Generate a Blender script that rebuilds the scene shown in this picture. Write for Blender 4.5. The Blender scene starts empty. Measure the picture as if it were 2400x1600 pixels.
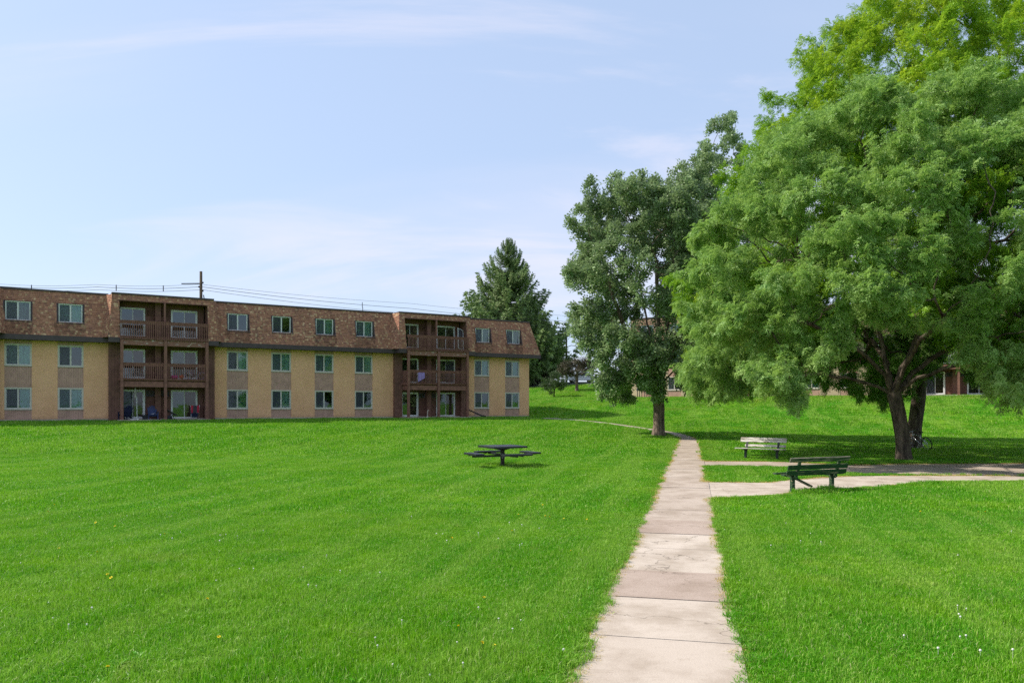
import bpy, bmesh, math, random
import numpy as np
from mathutils import Vector, Matrix, Euler

R = math.radians
scene = bpy.context.scene
COL = scene.collection

# ------------------------------------------------------------------ camera
cam_d = bpy.data.cameras.new('camera')
cam = bpy.data.objects.new('camera', cam_d); COL.objects.link(cam)
cam.location = (0, 0, 2.2); cam.rotation_euler = (R(90), 0, 0)
cam_d.sensor_width = 36; cam_d.lens = 27.0; cam_d.shift_y = 0.0625
cam_d.clip_start = 0.1; cam_d.clip_end = 3000
scene.camera = cam

# ------------------------------------------------------------------ light
SUN_EL = R(44); SUN_H = Vector((-0.98, 0.2, 0)).normalized()
to_sun = Vector((SUN_H.x*math.cos(SUN_EL), SUN_H.y*math.cos(SUN_EL), math.sin(SUN_EL)))
sd = bpy.data.lights.new('sun', 'SUN'); sd.energy = 2.7; sd.angle = R(0.6); sd.color = (1.0, 0.94, 0.84)
sun = bpy.data.objects.new('sun', sd); COL.objects.link(sun)
sun.rotation_euler = to_sun.to_track_quat('Z', 'Y').to_euler(); sun.location = (-40, 20, 60)

world = bpy.data.worlds.new('World'); scene.world = world; world.use_nodes = True
wn, wl = world.node_tree.nodes, world.node_tree.links
wn.clear()
sky = wn.new('ShaderNodeTexSky'); sky.sky_type = 'NISHITA'; sky.sun_disc = False
sky.sun_elevation = SUN_EL; sky.sun_rotation = math.atan2(to_sun.x, to_sun.y)
sky.air_density = 1.0; sky.dust_density = 1.5; sky.ozone_density = 1.6; sky.altitude = 150
SKY_STRENGTH = 0.14
tc = wn.new('ShaderNodeTexCoord')
def wmath(op, a, b=None, clamp=False):
    m = wn.new('ShaderNodeMath'); m.operation = op; m.use_clamp = clamp
    for i, v in enumerate((a, b)):
        if v is None: continue
        if isinstance(v, (int, float)): m.inputs[i].default_value = v
        else: wl.new(v, m.inputs[i])
    return m.outputs[0]
sep = wn.new('ShaderNodeSeparateXYZ'); wl.new(tc.outputs['Generated'], sep.inputs[0])
# thin high cloud on a flat layer: direction divided by height above the horizon
zc = wmath('MAXIMUM', sep.outputs['Z'], 0.03)
zc = wmath('ADD', zc, 0.30)
comb = wn.new('ShaderNodeCombineXYZ')
wl.new(wmath('DIVIDE', sep.outputs['X'], zc), comb.inputs[0])
wl.new(wmath('DIVIDE', sep.outputs['Y'], zc), comb.inputs[1])
def cloud(scale, rot, stretch, detail, lo, hi, off=(0, 0, 0), dist=0.6, rough=0.55):
    mp = wn.new('ShaderNodeMapping'); mp.inputs['Rotation'].default_value = (0, 0, R(rot))
    mp.inputs['Scale'].default_value = stretch; mp.inputs['Location'].default_value = off
    wl.new(comb.outputs[0], mp.inputs[0])
    nz = wn.new('ShaderNodeTexNoise'); nz.inputs['Scale'].default_value = scale
    nz.inputs['Detail'].default_value = detail; nz.inputs['Roughness'].default_value = rough
    nz.inputs['Distortion'].default_value = dist
    wl.new(mp.outputs[0], nz.inputs['Vector'])
    mr = wn.new('ShaderNodeMapRange'); mr.inputs[1].default_value = lo; mr.inputs[2].default_value = hi
    mr.interpolation_type = 'SMOOTHSTEP'; wl.new(nz.outputs[0], mr.inputs[0])
    return mr.outputs[0]
c1 = cloud(1.15, 24, (0.42, 1.5, 1), 8, 0.50, 0.66, (9.153, 4.068, 0), 1.0, 0.60)
c2 = cloud(0.55, -10, (0.45, 1.5, 1), 6, 0.42, 0.66, (1.4, 3.0, 0), 0.5, 0.55)
cl = wmath('ADD', wmath('MULTIPLY', c1, 0.55), wmath('MULTIPLY', c2, 0.42), True)
mixc = wn.new('ShaderNodeMix'); mixc.data_type = 'RGBA'
mixc.inputs['Factor'].default_value = 0.80          # an even thin veil over the whole sky
wl.new(sky.outputs[0], mixc.inputs[6]); mixc.inputs[7].default_value = (1.58, 1.96, 2.66, 1)
mixd = wn.new('ShaderNodeMix'); mixd.data_type = 'RGBA'
wl.new(wmath('MULTIPLY', cl, 0.70), mixd.inputs['Factor'])
wl.new(mixc.outputs[2], mixd.inputs[6]); mixd.inputs[7].default_value = (3.05, 2.90, 3.25, 1)
bg = wn.new('ShaderNodeBackground'); bg.inputs['Strength'].default_value = SKY_STRENGTH
wl.new(mixd.outputs[2], bg.inputs['Color'])
wo = wn.new('ShaderNodeOutputWorld'); wl.new(bg.outputs[0], wo.inputs['Surface'])

vs = scene.view_settings
vs.view_transform = 'Standard'; vs.look = 'None'; vs.gamma = 1.0; vs.use_curve_mapping = False
vs.exposure = 1.2
cy = scene.cycles
cy.max_bounces = 5; cy.diffuse_bounces = 3; cy.glossy_bounces = 2; cy.transmission_bounces = 3
cy.transparent_max_bounces = 10; cy.use_denoising = False; cy.caustics_reflective = False; cy.caustics_refractive = False
try:
    cy.denoiser = 'OPENIMAGEDENOISE'; cy.denoising_input_passes = 'RGB_ALBEDO_NORMAL'
except Exception: pass
cy.sample_clamp_indirect = 6

# ------------------------------------------------------------------ ground shape
P0 = np.array([-33.7, 50.6]); DF = np.array([.8581, .5136]); NF = np.array([.5136, -.8581])
def ss(t):
    t = np.clip(t, 0, 1); return t*t*(3-2*t)
def gh(X, Y):
    X = np.asarray(X, float); Y = np.asarray(Y, float)
    q = (X-P0[0])*NF[0]+(Y-P0[1])*NF[1]
    h1 = 1.12*ss((26-q)/25)
    e = (Y+.66*X-71)/1.2
    w = ss(e/20)
    return h1*(1-w)+3.1*w+.11*np.clip(e-20, 0, 25)*ss((e-20)/8)
def ghf(x, y): return float(gh(x, y))

# ------------------------------------------------------------------ object helpers
def tag(o, label=None, cat=None, group=None, kind=None):
    if label: o['label'] = label
    if cat: o['category'] = cat
    if group: o['group'] = group
    if kind: o['kind'] = kind
    return o
def empty(name, loc=(0, 0, 0), rz=0.0, label=None, cat=None, group=None):
    o = bpy.data.objects.new(name, None); COL.objects.link(o)
    o.location = loc; o.rotation_euler = (0, 0, rz); o.empty_display_size = 0.2
    return tag(o, label, cat, group)
def link(name, me, parent=None, loc=None):
    o = bpy.data.objects.new(name, me); COL.objects.link(o)
    if parent: o.parent = parent
    if loc is not None: o.location = loc
    return o
def copy_tree(o, parent=None):
    c = o.copy(); COL.objects.link(c); c.parent = parent
    for ch in list(o.children): copy_tree(ch, c)
    return c

class MB:
    def __init__(s): s.v = []; s.f = []; s.col = []
    def quad(s, a, b, c, d, col=None):
        i = len(s.v); s.v += [tuple(a), tuple(b), tuple(c), tuple(d)]; s.f.append((i, i+1, i+2, i+3)); s.col.append(col)
    def poly(s, pts, col=None):
        i = len(s.v); s.v += [tuple(p) for p in pts]; s.f.append(tuple(range(i, i+len(pts)))); s.col.append(col)
    def box(s, x0, x1, y0, y1, z0, z1, M=None, col=None):
        i = len(s.v)
        p = [(x0, y0, z0), (x1, y0, z0), (x1, y1, z0), (x0, y1, z0), (x0, y0, z1), (x1, y0, z1), (x1, y1, z1), (x0, y1, z1)]
        if M is not None: p = [tuple(M @ Vector(a)) for a in p]
        s.v += p
        for f in ((0, 3, 2, 1), (4, 5, 6, 7), (0, 1, 5, 4), (1, 2, 6, 5), (2, 3, 7, 6), (3, 0, 4, 7)):
            s.f.append(tuple(i+k for k in f)); s.col.append(col)
        return s
    def bar(s, a, b, w, h, up=(0, 0, 1)):
        a = Vector(a); b = Vector(b); d = (b-a); L = d.length; d.normalize()
        u = Vector(up); side = d.cross(u)
        if side.length < 1e-4: side = d.cross(Vector((1, 0, 0)))
        side.normalize(); u = side.cross(d).normalized()
        M = Matrix((( d.x, side.x, u.x, a.x), (d.y, side.y, u.y, a.y), (d.z, side.z, u.z, a.z), (0, 0, 0, 1)))
        s.box(0, L, -w/2, w/2, -h/2, h/2, M); return s
    def tube(s, pts, rad, n=8, cap=True):
        P = [Vector(p) for p in pts]
        if not hasattr(rad, '__len__'): rad = [rad]*len(P)
        i0 = len(s.v); ref = None
        for k, p in enumerate(P):
            t = (P[min(k+1, len(P)-1)]-P[max(k-1, 0)])
            if t.length < 1e-9: t = Vector((0, 0, 1))
            t.normalize()
            if ref is None:
                ref = t.orthogonal().normalized()
            else:
                ref = (ref-t*ref.dot(t))
                if ref.length < 1e-6: ref = t.orthogonal()
                ref.normalize()
            b = t.cross(ref)
            for j in range(n):
                a = 2*math.pi*j/n
                s.v.append(tuple(p+(ref*math.cos(a)+b*math.sin(a))*rad[k]))
        for k in range(len(P)-1):
            for j in range(n):
                a = i0+k*n+j; b = i0+k*n+(j+1) % n
                s.f.append((a, b, b+n, a+n)); s.col.append(None)
        if cap:
            s.f.append(tuple(i0+j for j in reversed(range(n)))); s.col.append(None)
            e = i0+(len(P)-1)*n
            s.f.append(tuple(e+j for j in range(n))); s.col.append(None)
        return s
    def ring(s, c, ax, R0, r, n=28, m=6):
        c = Vector(c); ax = Vector(ax).normalized(); u = ax.orthogonal().normalized(); w = ax.cross(u)
        i0 = len(s.v)
        for i in range(n):
            a = 2*math.pi*i/n; d = u*math.cos(a)+w*math.sin(a)
            for j in range(m):
                b = 2*math.pi*j/m
                s.v.append(tuple(c+d*(R0+r*math.cos(b))+ax*(r*math.sin(b))))
        for i in range(n):
            for j in range(m):
                a = i0+i*m+j; b = i0+i*m+(j+1) % m; c2 = i0+((i+1) % n)*m+(j+1) % m; d2 = i0+((i+1) % n)*m+j
                s.f.append((a, d2, c2, b)); s.col.append(None)
        return s
    def lathe(s, prof, n=16, c=(0, 0, 0)):
        i0 = len(s.v)
        for (r, z) in prof:
            for j in range(n):
                a = 2*math.pi*j/n; s.v.append((c[0]+r*math.cos(a), c[1]+r*math.sin(a), c[2]+z))
        for k in range(len(prof)-1):
            for j in range(n):
                a = i0+k*n+j; b = i0+k*n+(j+1) % n
                s.f.append((a, b, b+n, a+n)); s.col.append(None)
        return s
    def mesh(s, name, mat, bevel=0, smooth=False):
        me = bpy.data.meshes.new(name); me.from_pydata(s.v, [], s.f)
        if mat: me.materials.append(mat)
        if any(c is not None for c in s.col):
            at = me.color_attributes.new('Col', 'FLOAT_COLOR', 'CORNER')
            arr = np.ones((len(me.loops), 4), np.float32); k = 0
            for f, c in zip(s.f, s.col):
                if c is not None: arr[k:k+len(f), :3] = c
                k += len(f)
            at.data.foreach_set('color', arr.ravel())
        if bevel:
            bm = bmesh.new(); bm.from_mesh(me)
            bmesh.ops.recalc_face_normals(bm, faces=bm.faces)
            ed = [e for e in bm.edges if len(e.link_faces) == 2 and e.calc_face_angle(0) > 0.6]
            bmesh.ops.bevel(bm, geom=ed, offset=bevel, segments=2, affect='EDGES', clamp_overlap=True)
            bm.to_mesh(me); bm.free()
        if smooth:
            me.polygons.foreach_set('use_smooth', [True]*len(me.polygons))
        me.update()
        return me
    def build(s, name, mat, parent=None, bevel=0, smooth=False, loc=None):
        return link(name, s.mesh(name, mat, bevel, smooth), parent, loc)

# ------------------------------------------------------------------ materials
MATS = {}
def nodes_of(m): return m.node_tree.nodes, m.node_tree.links
def mat(name, col, rough=0.7, var=0.15, scale=6.0, bump=0.0, bscale=40.0, spec=0.3, metal=0.0, col2=None, stretch=(1, 1, 1), lo=0.35, hi=0.65, detail=5.0, coord='Object'):
    m = bpy.data.materials.new(name); m.use_nodes = True; N, L = nodes_of(m)
    b = N['Principled BSDF']; b.inputs['Roughness'].default_value = rough; b.inputs['Metallic'].default_value = metal
    b.inputs['Specular IOR Level'].default_value = spec
    c = np.array(col, float); c2 = np.array(col2, float) if col2 is not None else c*(1-var*1.6)
    t = N.new('ShaderNodeTexCoord'); mp = N.new('ShaderNodeMapping'); mp.inputs['Scale'].default_value = stretch
    L.new(t.outputs[coord], mp.inputs[0])
    nz = N.new('ShaderNodeTexNoise'); nz.inputs['Scale'].default_value = scale; nz.inputs['Detail'].default_value = detail
    L.new(mp.outputs[0], nz.inputs['Vector'])
    rp = N.new('ShaderNodeValToRGB'); rp.color_ramp.elements[0].position = lo; rp.color_ramp.elements[1].position = hi
    rp.color_ramp.elements[0].color = (*np.clip(c2, 0, 1), 1); rp.color_ramp.elements[1].color = (*np.clip(c*(1+var*.3), 0, 1), 1)
    L.new(nz.outputs[0], rp.inputs[0]); L.new(rp.outputs[0], b.inputs['Base Color'])
    if bump:
        nb = N.new('ShaderNodeTexNoise'); nb.inputs['Scale'].default_value = bscale; nb.inputs['Detail'].default_value = 4
        L.new(mp.outputs[0], nb.inputs['Vector'])
        bp = N.new('ShaderNodeBump'); bp.inputs['Strength'].default_value = bump; bp.inputs['Distance'].default_value = 0.02
        L.new(nb.outputs[0], bp.inputs['Height']); L.new(bp.outputs[0], b.inputs['Normal'])
    MATS[name] = m
    return m

def noise(N, L, vec, scale, detail=4, rough=0.5):
    nz = N.new('ShaderNodeTexNoise'); nz.inputs['Scale'].default_value = scale; nz.inputs['Detail'].default_value = detail
    nz.inputs['Roughness'].default_value = rough
    if vec is not None: L.new(vec, nz.inputs['Vector'])
    return nz.outputs[0]
def mrange(N, L, v, a, b, c=0.0, d=1.0, smooth=True):
    m = N.new('ShaderNodeMapRange'); m.inputs[1].default_value = a; m.inputs[2].default_value = b
    m.inputs[3].default_value = c; m.inputs[4].default_value = d
    if smooth: m.interpolation_type = 'SMOOTHSTEP'
    L.new(v, m.inputs[0]); return m.outputs[0]
def mixrgb(N, L, f, a, b, mode='MIX'):
    m = N.new('ShaderNodeMix'); m.data_type = 'RGBA'; m.blend_type = mode
    if isinstance(f, (int, float)): m.inputs['Factor'].default_value = f
    else: L.new(f, m.inputs['Factor'])
    for k, v in ((6, a), (7, b)):
        if isinstance(v, tuple): m.inputs[k].default_value = (*v, 1)
        else: L.new(v, m.inputs[k])
    return m.outputs[2]
def attr(N, name, typ='GEOMETRY'):
    a = N.new('ShaderNodeAttribute'); a.attribute_name = name; a.attribute_type = typ
    return a

# lawn colours shared by the ground sheet and the blades
G_DARK = (0.038, 0.150, 0.003); G_MID = (0.088, 0.350, 0.003); G_LIGHT = (0.235, 0.470, 0.016)
G_BLUE = (0.175, 0.345, 0.055); G_DRY = (0.34, 0.36, 0.07); STRAW = (0.62, 0.44, 0.17)
def lawn_field(N, L):
    """colour of the turf by place in the world: patches of different grasses, worn and dry spots, more of them on the bank"""
    g = N.new('ShaderNodeNewGeometry'); pos = g.outputs['Position']
    n1 = noise(N, L, pos, 0.16, 4, 0.6); n2 = noise(N, L, pos, 0.75, 4, 0.6); n3 = noise(N, L, pos, 2.6, 3, 0.6)
    c = mixrgb(N, L, mrange(N, L, n2, 0.36, 0.64), G_MID, G_LIGHT)
    c = mixrgb(N, L, mrange(N, L, n3, 0.52, 0.70, 0, 0.65), c, G_BLUE)
    c = mixrgb(N, L, mrange(N, L, n1, 0.42, 0.60, 0, 0.85), c, (0.066, 0.330, 0.003))
    sp = N.new('ShaderNodeSeparateXYZ'); L.new(pos, sp.inputs[0])
    # the bank behind is drier than the mown lawn in front
    n4 = noise(N, L, pos, 0.33, 5, 0.65)
    bank = mrange(N, L, sp.outputs['Z'], 0.9, 2.8)
    m = N.new('ShaderNodeMath'); m.operation = 'MULTIPLY_ADD'; L.new(bank, m.inputs[0]); m.inputs[1].default_value = 0.12; L.new(n4, m.inputs[2])
    c = mixrgb(N, L, mrange(N, L, m.outputs[0], 0.58, 0.80, 0, 0.75), c, G_DRY)
    # mower passes run with the footpath; small worn, thin spots
    mp = N.new('ShaderNodeMapping'); mp.inputs['Rotation'].default_value = (0, 0, R(13)); L.new(pos, mp.inputs[0])
    mp2 = N.new('ShaderNodeMapping'); mp2.inputs['Scale'].default_value = (0.9, 0.05, 1); L.new(mp.outputs[0], mp2.inputs[0])
    st = noise(N, L, mp2.outputs[0], 1.3, 2, 0.5)
    c = mixrgb(N, L, mrange(N, L, st, 0.48, 0.60, 0, 0.62), c, (0.28, 0.49, 0.06))
    n5 = noise(N, L, pos, 1.35, 5, 0.7)
    c = mixrgb(N, L, mrange(N, L, n5, 0.60, 0.72, 0, 0.6), c, (0.38, 0.42, 0.10))
    return c

def grass_mat():
    m = bpy.data.materials.new('grass_blades'); m.use_nodes = True; N, L = nodes_of(m); N.clear()
    base = lawn_field(N, L)
    ab = attr(N, 'bl'); ti = attr(N, 'tint', 'INSTANCER')
    c = mixrgb(N, L, mrange(N, L, ab.outputs['Fac'], 0.0, 0.5, 0.70, 0.0, False), base, G_DARK)
    c = mixrgb(N, L, mrange(N, L, ab.outputs['Fac'], 0.66, 1.0, 0.0, 0.95, False), c, (0.46, 0.63, 0.12))  # random pale blades, with glints off the turf painted into their colour
    c = mixrgb(N, L, mrange(N, L, ab.outputs['Fac'], 0.955, 0.965, 0.0, 0.8, False), c, (0.5, 0.5, 0.25))
    c = mixrgb(N, L, mrange(N, L, ti.outputs['Fac'], 0.5, 1.0, 0, 1, False), c, STRAW)
    d = N.new('ShaderNodeBsdfPrincipled'); L.new(c, d.inputs['Base Color']); d.inputs['Roughness'].default_value = 0.40
    d.inputs['Specular IOR Level'].default_value = 0.18
    t = N.new('ShaderNodeBsdfTranslucent'); L.new(mixrgb(N, L, 0.5, c, (0.21, 0.48, 0.01)), t.inputs['Color'])
    mx = N.new('ShaderNodeMixShader'); mx.inputs[0].default_value = 0.35
    L.new(d.outputs[0], mx.inputs[1]); L.new(t.outputs[0], mx.inputs[2])
    o = N.new('ShaderNodeOutputMaterial'); L.new(mx.outputs[0], o.inputs['Surface']); return m
def ground_mat():
    m = bpy.data.materials.new('lawn_ground'); m.use_nodes = True; N, L = nodes_of(m)
    b = N['Principled BSDF']; b.inputs['Roughness'].default_value = 0.9; b.inputs['Specular IOR Level'].default_value = 0.1
    base = lawn_field(N, L)
    g = N.new('ShaderNodeNewGeometry'); n = noise(N, L, g.outputs['Position'], 16, 5, 0.7)
    c = mixrgb(N, L, mrange(N, L, n, 0.35, 0.7, 0.75, 0.05), base, (0.028, 0.062, 0.010))
    L.new(c, b.inputs['Base Color'])
    bp = N.new('ShaderNodeBump'); bp.inputs['Strength'].default_value = 0.8; bp.inputs['Distance'].default_value = 0.06
    L.new(n, bp.inputs['Height']); L.new(bp.outputs[0], b.inputs['Normal']); return m
def leaf_mat(name, c0, c1, cy_, trans=0.32, gloss=0.45, rough=0.45, back=None):
    """c0 dark leaf, c1 light leaf, cy_ colour of the turned sprays (instance tint > 0.5)"""
    m = bpy.data.materials.new(name); m.use_nodes = True; N, L = nodes_of(m); N.clear()
    ab = attr(N, 'bl'); ti = attr(N, 'tint', 'INSTANCER')
    c = mixrgb(N, L, mrange(N, L, ab.outputs['Fac'], 0, 1, 0, 1, False), c0, c1)
    c = mixrgb(N, L, mrange(N, L, ti.outputs['Fac'], 0.0, 1.0, 0, 1, False), c, cy_)
    if back:
        g = N.new('ShaderNodeNewGeometry'); c = mixrgb(N, L, g.outputs['Backfacing'], c, back)
    d = N.new('ShaderNodeBsdfPrincipled'); L.new(c, d.inputs['Base Color']); d.inputs['Roughness'].default_value = rough
    d.inputs['Specular IOR Level'].default_value = gloss
    t = N.new('ShaderNodeBsdfTranslucent'); L.new(mixrgb(N, L, 0.4, c, (cy_[0]*.8, cy_[1], cy_[2])), t.inputs['Color'])
    mx = N.new('ShaderNodeMixShader'); mx.inputs[0].default_value = trans
    L.new(d.outputs[0], mx.inputs[1]); L.new(t.outputs[0], mx.inputs[2])
    o = N.new('ShaderNodeOutputMaterial'); L.new(mx.outputs[0], o.inputs['Surface']); return m
def bark_mat(name, c, c2, scale=7, stretch=(1, 1, .16), bump=0.9):
    m = bpy.data.materials.new(name); m.use_nodes = True; N, L = nodes_of(m)
    b = N['Principled BSDF']; b.inputs['Roughness'].default_value = 0.9; b.inputs['Specular IOR Level'].default_value = 0.15
    t = N.new('ShaderNodeTexCoord'); mp = N.new('ShaderNodeMapping'); mp.inputs['Scale'].default_value = stretch
    L.new(t.outputs['Object'], mp.inputs[0])
    n = noise(N, L, mp.outputs[0], scale, 6, 0.7); n2 = noise(N, L, t.outputs['Object'], 2.2, 3)
    col = mixrgb(N, L, mrange(N, L, n, 0.36, 0.66), c2, c)
    col = mixrgb(N, L, mrange(N, L, n2, 0.5, 0.75, 0, 0.5), col, (c[0]*1.35, c[1]*1.35, c[2]*1.3))
    L.new(col, b.inputs['Base Color'])
    bp = N.new('ShaderNodeBump'); bp.inputs['Strength'].default_value = bump; bp.inputs['Distance'].default_value = 0.05
    L.new(n, bp.inputs['Height']); L.new(bp.outputs[0], b.inputs['Normal']); return m
def attrcol_mat(name, rough=0.9, vscale=30, stain=0.0):
    m = bpy.data.materials.new(name); m.use_nodes = True; N, L = nodes_of(m)
    b = N['Principled BSDF']; b.inputs['Roughness'].default_value = rough; b.inputs['Specular IOR Level'].default_value = 0.2
    a = attr(N, 'Col'); t = N.new('ShaderNodeTexCoord')
    n = noise(N, L, t.outputs['Object'], vscale, 4)
    c = mixrgb(N, L, mrange(N, L, n, 0.3, 0.7, 0.0, 0.35), a.outputs['Color'], (0.05, 0.035, 0.03))
    if stain:
        mp = N.new('ShaderNodeMapping'); mp.inputs['Scale'].default_value = (0.9, 0.9, 0.25); L.new(t.outputs['Object'], mp.inputs[0])
        n2 = noise(N, L, mp.outputs[0], 1.1, 4, 0.6)
        c = mixrgb(N, L, mrange(N, L, n2, 0.56, 0.72, 0, stain), c, (0.06, 0.048, 0.045))
    L.new(c, b.inputs['Base Color']); return m
def brick_mat(name, c, c2, mortar):
    m = bpy.data.materials.new(name); m.use_nodes = True; N, L = nodes_of(m)
    b = N['Principled BSDF']; b.inputs['Roughness'].default_value = 0.85; b.inputs['Specular IOR Level'].default_value = 0.2
    t = N.new('ShaderNodeTexCoord'); sp = N.new('ShaderNodeSeparateXYZ'); L.new(t.outputs['Object'], sp.inputs[0])
    ad = N.new('ShaderNodeMath'); ad.operation = 'ADD'; L.new(sp.outputs[0], ad.inputs[0]); L.new(sp.outputs[1], ad.inputs[1])
    cb = N.new('ShaderNodeCombineXYZ'); L.new(ad.outputs[0], cb.inputs[0]); L.new(sp.outputs[2], cb.inputs[1])
    br = N.new('ShaderNodeTexBrick'); br.inputs['Scale'].default_value = 1.0
    br.inputs['Brick Width'].default_value = 0.21; br.inputs['Row Height'].default_value = 0.075; br.inputs['Mortar Size'].default_value = 0.006
    br.inputs['Mortar Smooth'].default_value = 0.2; br.inputs['Bias'].default_value = -0.1
    br.inputs['Color1'].default_value = (*c, 1); br.inputs['Color2'].default_value = (*c2, 1); br.inputs['Mortar'].default_value = (*mortar, 1)
    L.new(cb.outputs[0], br.inputs['Vector'])
    n = noise(N, L, t.outputs['Object'], 0.6, 5, 0.65)
    col = mixrgb(N, L, mrange(N, L, n, 0.35, 0.75, 0, 0.42), br.outputs['Color'], (c[0]*.72, c[1]*.66, c[2]*.6))
    # splash dirt in the lowest courses
    nz = noise(N, L, t.outputs['Object'], 5, 4, 0.6)
    ad2 = N.new('ShaderNodeMath'); ad2.operation = 'MULTIPLY_ADD'; L.new(nz, ad2.inputs[0]); ad2.inputs[1].default_value = 0.55; L.new(sp.outputs[2], ad2.inputs[2])
    col = mixrgb(N, L, mrange(N, L, ad2.outputs[0], 0.15, 0.62, 0.55, 0.0), col, (0.20, 0.13, 0.085))
    L.new(col, b.inputs['Base Color'])
    bp = N.new('ShaderNodeBump'); bp.inputs['Strength'].default_value = 0.5; bp.inputs['Distance'].default_value = 0.01; bp.invert = True
    L.new(br.outputs['Fac'], bp.inputs['Height']); L.new(bp.outputs[0], b.inputs['Normal']); return m
def glass_mat(name, tint, refl=0.10):
    m = bpy.data.materials.new(name); m.use_nodes = True; N, L = nodes_of(m); N.clear()
    tr = N.new('ShaderNodeBsdfTransparent'); tr.inputs[0].default_value = (*tint, 1)
    gl = N.new('ShaderNodeBsdfGlossy'); gl.inputs['Roughness'].default_value = 0.03; gl.inputs['Color'].default_value = (.95, .97, 1, 1)
    fr = N.new('ShaderNodeFresnel'); fr.inputs[0].default_value = 1.45
    ad = N.new('ShaderNodeMath'); ad.operation = 'ADD'; ad.use_clamp = True; L.new(fr.outputs[0], ad.inputs[0]); ad.inputs[1].default_value = refl
    tcn = N.new('ShaderNodeTexCoord'); nn = noise(N, L, tcn.outputs['Object'], 1.3, 2)
    bp = N.new('ShaderNodeBump'); bp.inputs['Strength'].default_value = 0.06; bp.inputs['Distance'].default_value = 0.05
    L.new(nn, bp.inputs['Height']); L.new(bp.outputs[0], gl.inputs['Normal'])
    mx = N.new('ShaderNodeMixShader'); L.new(ad.outputs[0], mx.inputs[0]); L.new(tr.outputs[0], mx.inputs[1]); L.new(gl.outputs[0], mx.inputs[2])
    o = N.new('ShaderNodeOutputMaterial'); L.new(mx.outputs[0], o.inputs['Surface']); return m
def screen_mat():
    m = bpy.data.materials.new('insect_screen'); m.use_nodes = True; N, L = nodes_of(m); N.clear()
    tr = N.new('ShaderNodeBsdfTransparent'); d = N.new('ShaderNodeBsdfDiffuse'); d.inputs[0].default_value = (0.10, 0.115, 0.13, 1)
    mx = N.new('ShaderNodeMixShader'); mx.inputs[0].default_value = 0.5
    L.new(tr.outputs[0], mx.inputs[1]); L.new(d.outputs[0], mx.inputs[2])
    o = N.new('ShaderNodeOutputMaterial'); L.new(mx.outputs[0], o.inputs['Surface']); return m
def worn_paint(name, paint, wood, lo, hi, scale=9, stretch=(1, 1, 1), rough=0.6):
    return mat(name, wood, rough, 0.1, scale, 0.25, 60, 0.25, col2=paint, stretch=stretch, lo=lo, hi=hi, detail=8)
def concrete_mat(name, c, speck, dark):
    m = bpy.data.materials.new(name); m.use_nodes = True; N, L = nodes_of(m)
    b = N['Principled BSDF']; b.inputs['Roughness'].default_value = 0.88; b.inputs['Specular IOR Level'].default_value = 0.2
    g = N.new('ShaderNodeNewGeometry'); pos = g.outputs['Position']
    oi = N.new('ShaderNodeObjectInfo')
    n1 = noise(N, L, pos, 1.1, 6, 0.65); n2 = noise(N, L, pos, 55, 3, 0.7); n3 = noise(N, L, pos, 6, 6, 0.75)
    mp = N.new('ShaderNodeMapping'); mp.inputs['Scale'].default_value = (0.35, 2.2, 1); L.new(pos, mp.inputs[0])
    n4 = noise(N, L, mp.outputs[0], 5.5, 5, 0.7)
    col = mixrgb(N, L, mrange(N, L, n1, 0.38, 0.66), (c[0]*1.08, c[1]*1.08, c[2]*1.08), (c[0]*.76, c[1]*.73, c[2]*.69))
    col = mixrgb(N, L, mrange(N, L, n2, 0.48, 0.70, 0, speck), col, dark)
    col = mixrgb(N, L, mrange(N, L, n3, 0.54, 0.74, 0, 0.38), col, (c[0]*.55, c[1]*.50, c[2]*.44))
    col = mixrgb(N, L, mrange(N, L, n4, 0.57, 0.72, 0, 0.28), col, (c[0]*.58, c[1]*.54, c[2]*.49))
    vo = N.new('ShaderNodeTexVoronoi'); vo.feature = 'DISTANCE_TO_EDGE'; vo.inputs['Scale'].default_value = 0.33
    wp = N.new('ShaderNodeVectorMath'); wp.operation = 'ADD'
    nc = N.new('ShaderNodeTexNoise'); nc.inputs['Scale'].default_value = 2.5; nc.inputs['Detail'].default_value = 5; L.new(pos, nc.inputs['Vector'])
    L.new(pos, wp.inputs[0]); L.new(nc.outputs['Color'], wp.inputs[1]); L.new(wp.outputs[0], vo.inputs['Vector'])
    col = mixrgb(N, L, mrange(N, L, vo.outputs['Distance'], 0.0, 0.006, 0.7, 0.0), col, (0.10, 0.08, 0.06))
    col = mixrgb(N, L, mrange(N, L, oi.outputs['Random'], 0, 1, 0.0, 0.30, False), col, (c[0]*.70, c[1]*.64, c[2]*.60))
    L.new(col, b.inputs['Base Color'])
    bp = N.new('ShaderNodeBump'); bp.inputs['Strength'].default_value = 0.35; bp.inputs['Distance'].default_value = 0.01
    L.new(n2, bp.inputs['Height']); L.new(bp.outputs[0], b.inputs['Normal']); return m

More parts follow.
